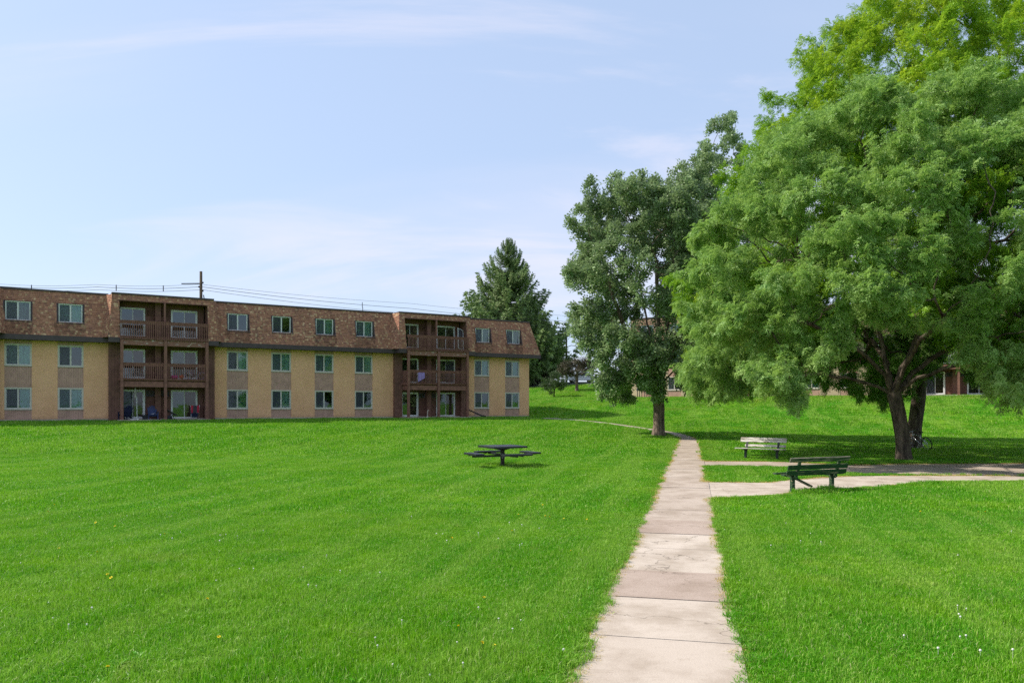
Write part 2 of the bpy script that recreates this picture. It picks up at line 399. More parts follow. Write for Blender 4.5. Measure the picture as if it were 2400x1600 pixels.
M_GRASS = grass_mat(); M_GROUND = ground_mat()
M_LOC1 = leaf_mat('leaf_locust_green', (0.140, 0.300, 0.060), (0.360, 0.535, 0.190), (0.46, 0.54, 0.08), 0.42, 0.25, 0.45)
M_LOC2 = leaf_mat('leaf_locust_yellow', (0.125, 0.320, 0.018), (0.26, 0.470, 0.045), (0.50, 0.57, 0.03), 0.42, 0.25, 0.45)
M_MAPLE = leaf_mat('leaf_maple', (0.110, 0.225, 0.065), (0.300, 0.415, 0.190), (0.38, 0.46, 0.14), 0.34, 0.35, 0.40, back=(0.23, 0.29, 0.17))
M_SPRUCE = leaf_mat('spruce_needles', (0.065, 0.125, 0.045), (0.225, 0.320, 0.105), (0.25, 0.33, 0.10), 0.22, 0.3, 0.6)
M_BUSH = leaf_mat('leaf_dark', (0.030, 0.065, 0.020), (0.075, 0.125, 0.040), (0.14, 0.18, 0.04), 0.2, 0.4, 0.5)
M_PINE = leaf_mat('pine_needles', (0.075, 0.070, 0.045), (0.135, 0.105, 0.075), (0.16, 0.14, 0.08), 0.1, 0.3, 0.6)
M_BARK1 = bark_mat('bark_locust', (0.165, 0.125, 0.095), (0.05, 0.038, 0.03))
M_BARK2 = bark_mat('bark_maple', (0.28, 0.205, 0.16), (0.09, 0.065, 0.05), 9)
M_BARK3 = bark_mat('bark_dark', (0.085, 0.066, 0.052), (0.03, 0.024, 0.02))
M_DEAD = mat('dead_twigs', (0.20, 0.165, 0.13), 0.9, 0.4, 8)
M_BRICK = brick_mat('buff_brick', (0.88, 0.490, 0.262), (0.80, 0.440, 0.235), (0.86, 0.55, 0.35))
M_BRICK2 = brick_mat('pale_buff_brick', (0.60, 0.455, 0.305), (0.54, 0.405, 0.27), (0.62, 0.50, 0.37))
M_SHINGLE = attrcol_mat('roof_shingles', 0.92, 28, 0.40)
M_PANEL = mat('taupe_panel', (0.55, 0.335, 0.255), 0.7, 0.12, 2.0, coord='Object')
M_BROWN = mat('brown_siding', (0.205, 0.098, 0.072), 0.75, 0.16, 3.0, 0.15, 30)
M_BRTRIM = mat('brown_timber', (0.27, 0.125, 0.092), 0.72, 0.2, 5.0, 0.15, 40)
M_PEEL = worn_paint('peeling_timber', (0.27, 0.125, 0.092), (0.62, 0.56, 0.50), 0.60, 0.66, 2.6, (1, 1, 7))
M_FASCIA = mat('dark_fascia', (0.085, 0.062, 0.064), 0.5, 0.12, 3.0)
M_FRAME = mat('cream_window_frame', (0.60, 0.55, 0.46), 0.5, 0.08, 5)
M_WFRAME = mat('white_vinyl', (0.74, 0.74, 0.72), 0.4, 0.06, 5)
M_GLASS = glass_mat('tinted_glass', (0.72, 0.85, 0.84), 0.025)
M_GLASS_D = glass_mat('dark_glass', (0.46, 0.58, 0.58), 0.05)
M_SCREEN = screen_mat()
M_BLIND = mat('white_blinds', (0.80, 0.82, 0.78), 0.7, 0.08, 4)
M_BLIND_G = mat('green_curtain', (0.24, 0.42, 0.22), 0.8, 0.15, 4)
M_BLIND_O = mat('tan_curtain', (0.55, 0.40, 0.24), 0.8, 0.2, 6, stretch=(9, 1, 1))
M_DARKROOM = mat('room_shade', (0.055, 0.055, 0.06), 0.95, 0.2, 1)  # the shade of unlit rooms put into the colour
M_CONC_A = concrete_mat('concrete_pale', (0.475, 0.405, 0.335), 0.20, (0.30, 0.24, 0.19))
M_CONC_B = concrete_mat('concrete_aggregate', (0.405, 0.325, 0.268), 0.60, (0.22, 0.155, 0.12))
M_CONC_C = concrete_mat('concrete_tan', (0.430, 0.358, 0.295), 0.40, (0.27, 0.20, 0.155))
M_CONC_G = concrete_mat('concrete_grey', (0.50, 0.44, 0.37), 0.30, (0.2, 0.17, 0.14))
M_BLACK = mat('black_coated_steel', (0.014, 0.015, 0.020), 0.42, 0.2, 8, 0.05, 120, 0.5)
M_POST = mat('brown_steel_post', (0.050, 0.040, 0.036), 0.55, 0.3, 8)
M_BOLT = mat('bolt_steel', (0.55, 0.55, 0.56), 0.35, 0.1, 20, metal=0.8)
M_GREEN = worn_paint('green_bench_paint', (0.017, 0.056, 0.022), (0.22, 0.185, 0.12), 0.57, 0.68, 5, (.7, 6, 6))
M_GREENW = worn_paint('green_bench_weathered', (0.022, 0.060, 0.028), (0.24, 0.20, 0.15), 0.42, 0.58, 5, (.7, 6, 6))
M_WHITEW = worn_paint('bench_whitewashed', (0.26, 0.215, 0.17), (0.64, 0.60, 0.54), 0.38, 0.56, 5, (.8, 7, 7))
M_GREYLEG = mat('grey_green_leg', (0.050, 0.058, 0.054), 0.6, 0.25, 9)
M_WOODPOLE = bark_mat('pole_wood', (0.13, 0.095, 0.06), (0.05, 0.04, 0.03), 8, (1, 1, .05), 0.3)
M_WIRE = mat('black_cable', (0.03, 0.03, 0.035), 0.6, 0.1, 3)
M_RUBBER = mat('black_rubber', (0.014, 0.014, 0.015), 0.75, 0.2, 20)
M_CHROME = mat('bike_silver', (0.60, 0.60, 0.62), 0.28, 0.1, 20, metal=0.9)
M_BLUE = mat('blue_plastic', (0.035, 0.060, 0.165), 0.5, 0.15, 6)
M_NAVY = mat('navy_fabric', (0.012, 0.018, 0.050), 0.85, 0.2, 9)
M_RED = mat('red_fabric', (0.46, 0.030, 0.055), 0.8, 0.15, 9)
M_PURPLE = mat('purple_cloth', (0.36, 0.26, 0.58), 0.85, 0.15, 9)
M_PINK = mat('pink_plastic', (0.60, 0.05, 0.26), 0.5, 0.1, 9)
M_ORANGE = mat('orange_plastic', (0.70, 0.13, 0.05), 0.5, 0.1, 9)
M_GREYF = mat('grey_fabric', (0.12, 0.12, 0.13), 0.8, 0.2, 9)
M_CHAR = mat('charcoal_plastic', (0.03, 0.032, 0.038), 0.5, 0.15, 9)
M_CARW = mat('white_car_paint', (0.72, 0.73, 0.75), 0.25, 0.03, 2, spec=0.5)
M_CARG = mat('car_glass', (0.02, 0.024, 0.028), 0.08, 0.05, 2, spec=0.6)
M_ASPH = mat('asphalt', (0.075, 0.073, 0.072), 0.9, 0.2, 3, 0.3, 60)
M_YELLOW = mat('dandelion_yellow', (0.82, 0.70, 0.02), 0.7, 0.1, 30)
M_STEM = mat('flower_stem', (0.20, 0.27, 0.06), 0.7, 0.1, 30)
M_CLOVER = mat('clover_white', (0.72, 0.70, 0.64), 0.8, 0.1, 60)

# ------------------------------------------------------------------ scatter by geometry nodes (turf and foliage only)
def scatter(name, pts, rot, scl, idx, tint, sources, parent=None):
    me = bpy.data.meshes.new(name); n = len(pts)
    me.vertices.add(n); me.vertices.foreach_set('co', np.asarray(pts, np.float32).ravel())
    for nm, typ, dat in (('rot', 'FLOAT_VECTOR', rot), ('scl', 'FLOAT_VECTOR', scl), ('tint', 'FLOAT', tint)):
        a = me.attributes.new(nm, typ, 'POINT')
        a.data.foreach_set('vector' if typ == 'FLOAT_VECTOR' else 'value', np.asarray(dat, np.float32).ravel())
    a = me.attributes.new('idx', 'INT', 'POINT'); a.data.foreach_set('value', np.asarray(idx, np.int32))
    for s in sources:
        for m in s.data.materials:
            if m.name not in me.materials: me.materials.append(m)
    ob = link(name, me, parent)
    ng = bpy.data.node_groups.new(name+'_nodes', 'GeometryNodeTree')
    ng.interface.new_socket('Geometry', in_out='INPUT', socket_type='NodeSocketGeometry')
    ng.interface.new_socket('Geometry', in_out='OUTPUT', socket_type='NodeSocketGeometry')
    N, L = ng.nodes, ng.links
    gi = N.new('NodeGroupInput'); go = N.new('NodeGroupOutput')
    g2i = N.new('GeometryNodeGeometryToInstance')
    for s in reversed(sources):          # multi-input sockets stack the newest link first
        oi = N.new('GeometryNodeObjectInfo'); oi.inputs['Object'].default_value = s; oi.inputs['As Instance'].default_value = False
        L.new(oi.outputs['Geometry'], g2i.inputs[0])
    iop = N.new('GeometryNodeInstanceOnPoints'); iop.inputs['Pick Instance'].default_value = True
    L.new(gi.outputs[0], iop.inputs['Points']); L.new(g2i.outputs[0], iop.inputs['Instance'])
    def na(nm, dt):
        a = N.new('GeometryNodeInputNamedAttribute'); a.data_type = dt; a.inputs['Name'].default_value = nm
        return [o for o in a.outputs if o.enabled][0] if False else a.outputs['Attribute']
    e2r = N.new('FunctionNodeEulerToRotation'); L.new(na('rot', 'FLOAT_VECTOR'), e2r.inputs[0])
    L.new(e2r.outputs[0], iop.inputs['Rotation']); L.new(na('scl', 'FLOAT_VECTOR'), iop.inputs['Scale'])
    L.new(na('idx', 'INT'), iop.inputs['Instance Index'])
    L.new(iop.outputs[0], go.inputs[0])
    md = ob.modifiers.new('scatter', 'NODES'); md.node_group = ng
    return ob
def source(name, V, F, bl, m):
    me = bpy.data.meshes.new(name); me.from_pydata([tuple(v) for v in V], [], F)
    me.materials.append(m)
    a = me.attributes.new('bl', 'FLOAT', 'POINT'); a.data.foreach_set('value', np.asarray(bl, np.float32))
    return bpy.data.objects.new(name, me)      # never linked to the scene: only the pattern the scatter reads

# ------------------------------------------------------------------ ground sheet
def grid_axis(a, b, step, far, grow=1.35):
    core = list(np.arange(a, b+step/2, step)); s = step
    lo = [core[0]]; hi = [core[-1]]
    while lo[-1] > -far: s *= grow; lo.append(lo[-1]-s)
    s = step
    while hi[-1] < far: s *= grow; hi.append(hi[-1]+s)
    return np.array(lo[:0:-1]+core+hi[1:])
gx = grid_axis(-60, 75, 1.5, 1500); gy = grid_axis(-12, 150, 1.5, 1500)
GX, GY = np.meshgrid(gx, gy); GZ = gh(GX, GY)
me = bpy.data.meshes.new('ground'); nx, ny = len(gx), len(gy)
V = np.stack([GX, GY, GZ], -1).reshape(-1, 3)
ii = np.arange((ny-1)*(nx-1)); r_, c_ = ii//(nx-1), ii % (nx-1); a_ = r_*nx+c_
F = np.stack([a_, a_+1, a_+nx+1, a_+nx], -1)
me.from_pydata(V.tolist(), [], F.tolist()); me.materials.append(M_GROUND)
me.polygons.foreach_set('use_smooth', [True]*len(me.polygons))
tag(link('ground', me), 'green lawn with a grassy bank rising behind', None, None, 'structure')

# ------------------------------------------------------------------ paths
def path_x(y): return 1.164+.2355*(y-6.09)
PATH = [(path_x(y), y) for y in np.arange(-4, 46.7, 0.5)]
PATH += [(11.05, 48.2), (11.40, 49.9), (11.60, 51.6), (11.62, 53.3), (11.45, 55.0), (11.05, 56.6), (10.35, 58.2), (9.45, 59.8), (8.50, 61.4), (7.45, 63.0), (6.3, 64.4), (5.0, 65.8), (3.6, 67.0), (2.2, 68.2)]
PATH = np.array(PATH)
seg = np.linalg.norm(np.diff(PATH, axis=0), axis=1); arc = np.concatenate([[0], np.cumsum(seg)])
def path_at(t):
    x = np.interp(t, arc, PATH[:, 0]); y = np.interp(t, arc, PATH[:, 1])
    x2 = np.interp(t+.3, arc, PATH[:, 0]); y2 = np.interp(t+.3, arc, PATH[:, 1])
    x1 = np.interp(t-.3, arc, PATH[:, 0]); y1 = np.interp(t-.3, arc, PATH[:, 1])
    d = np.array([x2-x1, y2-y1]); d /= np.linalg.norm(d)+1e-9
    return np.array([x, y]), d
HW = 0.69
def half_width(y): return HW if y < 44 else max(0.52, HW-(y-44)*0.012)
rng = random.Random(4)
def y_to_arc(y): return float(np.interp(y, PATH[:, 1], arc))
joints = [y_to_arc(v) for v in (-3.5, -1.7, -0.2, 1.27, 2.75, 4.22, 5.69, 7.16, 8.63, 10.05, 11.70, 13.03, 14.56)]
while joints[-1] < arc[-1]-1.6: joints.append(joints[-1]+1.5+rng.uniform(-.03, .03))
walk_root = empty('path', (0, 0, 0)); tag(walk_root, 'straight concrete footpath of pale slabs crossing the lawn', None, None, 'structure')
slab_kind = {7: M_CONC_A, 8: M_CONC_B, 9: M_CONC_A, 10: M_CONC_A, 11: M_CONC_B}
for k in range(len(joints)-1):
    t0, t1 = joints[k]+.006, joints[k+1]-.006
    m = slab_kind.get(k, M_CONC_A if k < 8 else M_CONC_C)
    if k > 30 and k % 3 == 0: m = M_CONC_A
    nn = 3; top = []; dz = rng.uniform(-.006, .006); b = MB()
    L_, R_ = [], []
    for i in range(nn+1):
        p, d = path_at(t0+(t1-t0)*i/nn); nrm = np.array([-d[1], d[0]]); w = half_width(p[1])
        for lst, s in ((L_, 1), (R_, -1)):
            q = p+nrm*w*s; lst.append((q[0], q[1], ghf(q[0], q[1])+.028+dz))
    c = .008
    for i in range(nn):
        b.quad(L_[i], R_[i], R_[i+1], L_[i+1])
    dn = lambda p: (p[0], p[1], p[2]-.10)
    for i in range(nn):
        b.quad(L_[i+1], dn(L_[i+1]), dn(L_[i]), L_[i]); b.quad(R_[i], dn(R_[i]), dn(R_[i+1]), R_[i+1])
    b.quad(R_[0], L_[0], dn(L_[0]), dn(R_[0])); b.quad(L_[nn], R_[nn], dn(R_[nn]), dn(L_[nn]))
    b.build('slab', m, walk_root)
# soil bed seen in the joints
bed = MB(); prev = None
for t in np.arange(joints[0], joints[-1], 0.5):
    p, d = path_at(t); nrm = np.array([-d[1], d[0]]); w = half_width(p[1])-.03
    a = p+nrm*w; c = p-nrm*w
    cur = ((a[0], a[1], ghf(*a)+.006), (c[0], c[1], ghf(*c)+.006))
    if prev: bed.quad(prev[0], prev[1], cur[1], cur[0])
    prev = cur
bed.build('joint_filling', mat('joint_soil', (0.10, 0.075, 0.05), .95, .3, 12), walk_root)

def fl(px, py):
    z = 1800*2.2/(py-950.); return ((px-1200)/1800.*z, z)
# ground outlines of the two side walks, measured once and kept in metres
NEAR_WALK = [(4.6, 22.05), (5.75, 22.0), (7.21, 21.76), (8.55, 22.9), (10.47, 23.85), (14.2, 24.0), (17.0, 23.6), (30.0, 23.4), (30.0, 21.2), (14.93, 22.37), (11.76, 21.64), (8.83, 20.1), (6.6, 18.8), (4.72, 17.92), (3.7, 17.75)]
FAR_WALK = [(6.4, 30.23), (7.6, 30.23), (10.3, 30.0), (12.6, 28.1), (14.55, 28.8), (19.4, 29.1), (33.0, 29.3), (33.0, 23.42), (17.0, 23.62), (14.25, 24.02), (13.2, 24.0), (10.97, 24.75), (9.42, 27.2), (6.98, 27.69), (6.0, 27.75)]
def flat_slab(name, pts, z, m, label):
    b = MB(); top = [(x, y, z) for x, y in pts]; bot = [(x, y, z-.1) for x, y in pts]
    b.poly(list(reversed(top)) if sum((pts[i-1][0]*pts[i][1]-pts[i][0]*pts[i-1][1]) for i in range(len(pts))) < 0 else top)
    for i in range(len(pts)):
        b.quad(top[i-1], bot[i-1], bot[i], top[i])
    return tag(b.build(name, m), label, None, None, 'structure')
def smooth_poly(pts, n=1):
    for _ in range(n):
        out = []
        for i in range(len(pts)):
            a, b2 = np.array(pts[i]), np.array(pts[(i+1) % len(pts)])
            out += [tuple(a*.88+b2*.12), tuple(a*.12+b2*.88)]
        pts = out
    return pts
NEAR_S, FAR_S = smooth_poly(NEAR_WALK, 2), smooth_poly(FAR_WALK, 2)
flat_slab('side_path', NEAR_S, .016, M_CONC_A, 'pale concrete side walk leaving the footpath in front of the green bench')
flat_slab('courtyard_paving', FAR_S, .011, M_CONC_C, 'tan concrete paving beyond the green bench')

def in_poly(px, py, poly):
    ins = np.zeros(px.shape, bool)
    for i in range(len(poly)):
        x1, y1 = poly[i-1]; x2, y2 = poly[i]
        c = ((y1 > py) != (y2 > py)) & (px < (x2-x1)*(py-y1)/((y2-y1)+1e-12)+x1)
        ins ^= c
    return ins
def poly_dist(px, py, poly):
    best = np.full(px.shape, 1e9)
    for i in range(len(poly)):
        a = np.array(poly[i-1]); b = np.array(poly[i]); ab = b-a
        t = np.clip(((px-a[0])*ab[0]+(py-a[1])*ab[1])/(ab@ab+1e-12), 0, 1)
        best = np.minimum(best, np.hypot(px-a[0]-t*ab[0], py-a[1]-t*ab[1]))
    return best
def main_dist(px, py):
    best = np.full(px.shape, 1e9)
    for i in range(0, len(PATH)-1):
        a, b = PATH[i], PATH[i+1]; ab = b-a
        t = np.clip(((px-a[0])*ab[0]+(py-a[1])*ab[1])/(ab@ab), 0, 1)
        best = np.minimum(best, np.hypot(px-a[0]-t*ab[0], py-a[1]-t*ab[1]))
    hw = np.where(py < 44, HW, np.maximum(.52, HW-(py-44)*.012))
    return best-hw
def paved_dist(px, py):
    """distance from the nearest paving edge, negative on the paving"""
    d = main_dist(px, py)
    for P in (NEAR_S, FAR_S):
        e = poly_dist(px, py, P); e = np.where(in_poly(px, py, P), -e, e); d = np.minimum(d, e)
    return d

# ------------------------------------------------------------------ apartment buildings
Z_FASC0, Z_FASC1, Z_TOP = 5.36, 5.70, 8.73
Q_TOP, Q_BOT = -0.05, 0.65               # mansard set back at the top, out over the wall at the eave
BQ_TOP, BQ_BOT = 0.90, 1.45              # the same for the balcony bays
BW = 7.0
TAB_BROWN = [(0.42, 0.195, 0.125), (0.47, 0.222, 0.140), (0.37, 0.175, 0.120), (0.44, 0.202, 0.124), (0.50, 0.248, 0.156)]
TAB_TAN = [(0.62, 0.38, 0.215), (0.68, 0.44, 0.265), (0.55, 0.315, 0.18)]

def shingles(b, BL, BR, TR, TL, rg, holes=(), expo=.135, warm=1.0, stains=(), k=1.0):
    """rows of separate tabs over one roof plane; holes are (x0,x1,z0,z1) in building coordinates"""
    BL, BR, TR, TL = map(Vector, (BL, BR, TR, TL))
    nrm = (BR-BL).cross(TL-BL).normalized()
    H = ((TL-BL).length+(TR-BR).length)/2; n = max(1, round(H/expo))
    for i in range(n):
        v0, v1 = i/n, min(1.0, (i+1.25)/n)
        a0, b0 = BL.lerp(TL, v0), BR.lerp(TR, v0); a1, b1 = BL.lerp(TL, v1), BR.lerp(TR, v1)
        W = (b0-a0).length; x = -rg.uniform(0, .25)
        while x < W:
            w = rg.choice((.11, .13, .15, .17, .22)); x0, x1 = max(0, x), min(W, x+w); x += w+.006
            if x1-x0 < .04: continue
            spans = [(x0/W, x1/W)]
            zc = (a0.z+a1.z)/2; zc0 = a0.z
            ok = True
            for (h0, h1, z0, z1) in holes:
                if zc0 > z0-.11 and zc0 < z1-.02:
                    xa = a0.lerp(b0, spans[0][0]).x; xb = a0.lerp(b0, spans[0][1]).x
                    lo, hi = min(xa, xb), max(xa, xb)
                    if hi <= h0 or lo >= h1: continue
                    if lo < h0: hi = h0
                    elif hi > h1: lo = h1
                    else: ok = False; break
                    ta = (lo-a0.x)/(b0.x-a0.x); tb = (hi-a0.x)/(b0.x-a0.x); spans = [(ta, tb)]
                    if hi-lo < .03: ok = False; break
            if not ok: continue
            u0, u1 = spans[0]
            lift = rg.uniform(.016, .034)
            p0, p1 = a0.lerp(b0, u0)+nrm*lift, a0.lerp(b0, u1)+nrm*lift
            p2, p3 = a1.lerp(b1, u1)+nrm*.006, a1.lerp(b1, u0)+nrm*.006
            tan = w < .2 and rg.random() < .21*warm
            c = np.array(rg.choice(TAB_TAN if tan else TAB_BROWN))*rg.uniform(.82, 1.15)*np.array((k, .5+.5*k, .6+.4*k))
            cx = (p0.x+p1.x)/2
            for (s0, s1, sz) in stains:
                if s0 < cx < s1 and p0.z < sz: c = c*rg.uniform(.5, .85)
            col = tuple(c)
            b.quad(p0, p1, p2, p3, col)
            q0, q1 = p0-nrm*(lift+.004), p1-nrm*(lift+.004)
            b.quad(q0, q1, p1, p0, tuple(c*.7))
            b.quad(q0, p0, p3, p3-nrm*.006, tuple(c*.7)); b.quad(p1, q1, p2-nrm*.006, p2, tuple(c*.7))

def frame_boxes(b, x0, x1, z0, z1, y0, y1, w):
    b.box(x0, x1, y0, y1, z1-w, z1); b.box(x0, x1, y0, y1, z0, z0+w)
    b.box(x0, x0+w, y0, y1, z0+w, z1-w); b.box(x1-w, x1, y0, y1, z0+w, z1-w)
def blind_mesh(b, x0, x1, z0, z1, y, rg, gap=0.0, ang=None):
    x = x0
    while x < x1-.03:
        w = .088
        if rg.random() >= gap:
            a = ang if ang is not None else rg.uniform(.25, .55)
            dx, dy = w*.5*math.cos(a), w*.5*math.sin(a); cx = x+w*.5
            b.quad((cx-dx, y-dy, z0), (cx+dx, y+dy, z0), (cx+dx, y+dy, z1), (cx-dx, y-dy, z1))
        x += .08

def window(root, x0, x1, z0, z1, y, rg, style, upper=False):
    """sliding window: frame with mullion, two panes, fly screen on the left half, blinds behind"""
    fw = .05 if upper else .095
    b = MB(); frame_boxes(b, x0, x1, z0, z1, y-.035, y+.07, fw)
    xm = (x0+x1)/2; b.box(xm-.028, xm+.028, y-.012, y+.05, z0+fw, z1-fw)
    if not upper: b.box(x0-.01, x1+.01, y-.075, y-.035, z0-.02, z0+.03)
    f = b.build('window', M_WFRAME if upper else M_FRAME, root)
    s = MB(); iw = .022
    frame_boxes(s, x0+fw, xm-.028, z0+fw, z1-fw, y-.004, y+.03, iw); frame_boxes(s, xm+.028, x1-fw, z0+fw, z1-fw, y+.012, y+.045, iw)
    s.build('sash', M_WFRAME, f)
    for k, (a, c) in enumerate(((x0+fw+iw, xm-.028-iw), (xm+.028+iw, x1-fw-iw))):
        p = MB(); p.box(a, c, y+.020+.016*k, y+.024+.016*k, z0+fw+iw, z1-fw-iw); p.build('pane', M_GLASS_D if style in ('dark', 'black') else M_GLASS, f)
    if style != 'black':
        p = MB(); p.quad((x0+fw+.01, y+.002, z0+fw+.01), (xm-.03, y+.002, z0+fw+.01), (xm-.03, y+.002, z1-fw-.01), (x0+fw+.01, y+.002, z1-fw-.01)); p.build('insect_screen', M_SCREEN, f)
    bl = MB(); m = M_BLIND
    if style == 'blinds': blind_mesh(bl, x0+fw, x1-fw, z0+.05, z1-.04, y+.14, rg)
    elif style == 'open': blind_mesh(bl, x0+fw, x1-fw, z0+.05, z1-.04, y+.14, rg, 0.0, 1.05)
    elif style == 'half': blind_mesh(bl, xm+.1, x1-fw, z0+.05, z1-.04, y+.14, rg)
    elif style == 'dark': blind_mesh(bl, x0+fw, x1-fw, z0+.05, z1-.04, y+.14, rg, .35, 1.25)
    elif style == 'green': m = M_BLIND_G; blind_mesh(bl, xm, x1-fw, z0+.05, z1-.04, y+.14, rg, 0, .3)
    elif style == 'tan': m = M_BLIND_O; blind_mesh(bl, xm, x1-fw, z0+.05, z1-.04, y+.14, rg, 0, .3)
    if bl.v: bl.build('blind', m, f)
    return f

def door(root, x0, x1, z0, z1, y, rg, style, thick=.08):
    """sliding patio door: frame, fixed pane, sliding pane with its own stile, blinds"""
    b = MB(); frame_boxes(b, x0, x1, z0, z1, y-.04, y+.06, thick); xm = (x0+x1)/2
    f = b.build('patio_door', M_WFRAME, root)
    s = MB(); frame_boxes(s, x0+thick, xm+.03, z0+thick, z1-thick, y-.02, y+.015, .045); s.build('sliding_leaf', M_WFRAME, f)
    s = MB(); frame_boxes(s, xm-.02, x1-thick, z0+thick, z1-thick, y+.02, y+.05, .04); s.build('fixed_leaf', M_WFRAME, f)
    for k, (a, c) in enumerate(((x0+thick+.045, xm-.015), (xm+.02, x1-thick-.04))):
        p = MB(); p.box(a, c, y+.001+.032*k, y+.005+.032*k, z0+thick+.04, z1-thick-.04); p.build('pane', M_GLASS if style != 'dark' else M_GLASS_D, f)
    if style in ('screenR', 'screenL'):
        a, c = (xm, x1-thick) if style == 'screenR' else (x0+thick, xm)
        p = MB(); p.quad((a, y-.03, z0+.08), (c, y-.03, z0+.08), (c, y-.03, z1-.08), (a, y-.03, z1-.08)); p.build('insect_screen', M_SCREEN, f)
    bl = MB(); g = {'dark': .55, 'gap': .2}.get(style, 0)
    blind_mesh(bl, x0+thick, x1-thick, z0+.06, z1-.08, y+.16, rg, g, 1.1 if style == 'dark' else None)
    bl.build('blind', M_BLIND, f)
    return f

def siding(b, x0, x1, y, z0, z1, step=.15):
    """vertical board siding facing -y: boards with shadow grooves"""
    b.box(x0, x1, y+.012, y+.14, z0, z1); x = x0
    while x < x1-.02:
        e = min(x+step-.014, x1); b.box(x, e, y, y+.012, z0+.002, z1-.002); x += step

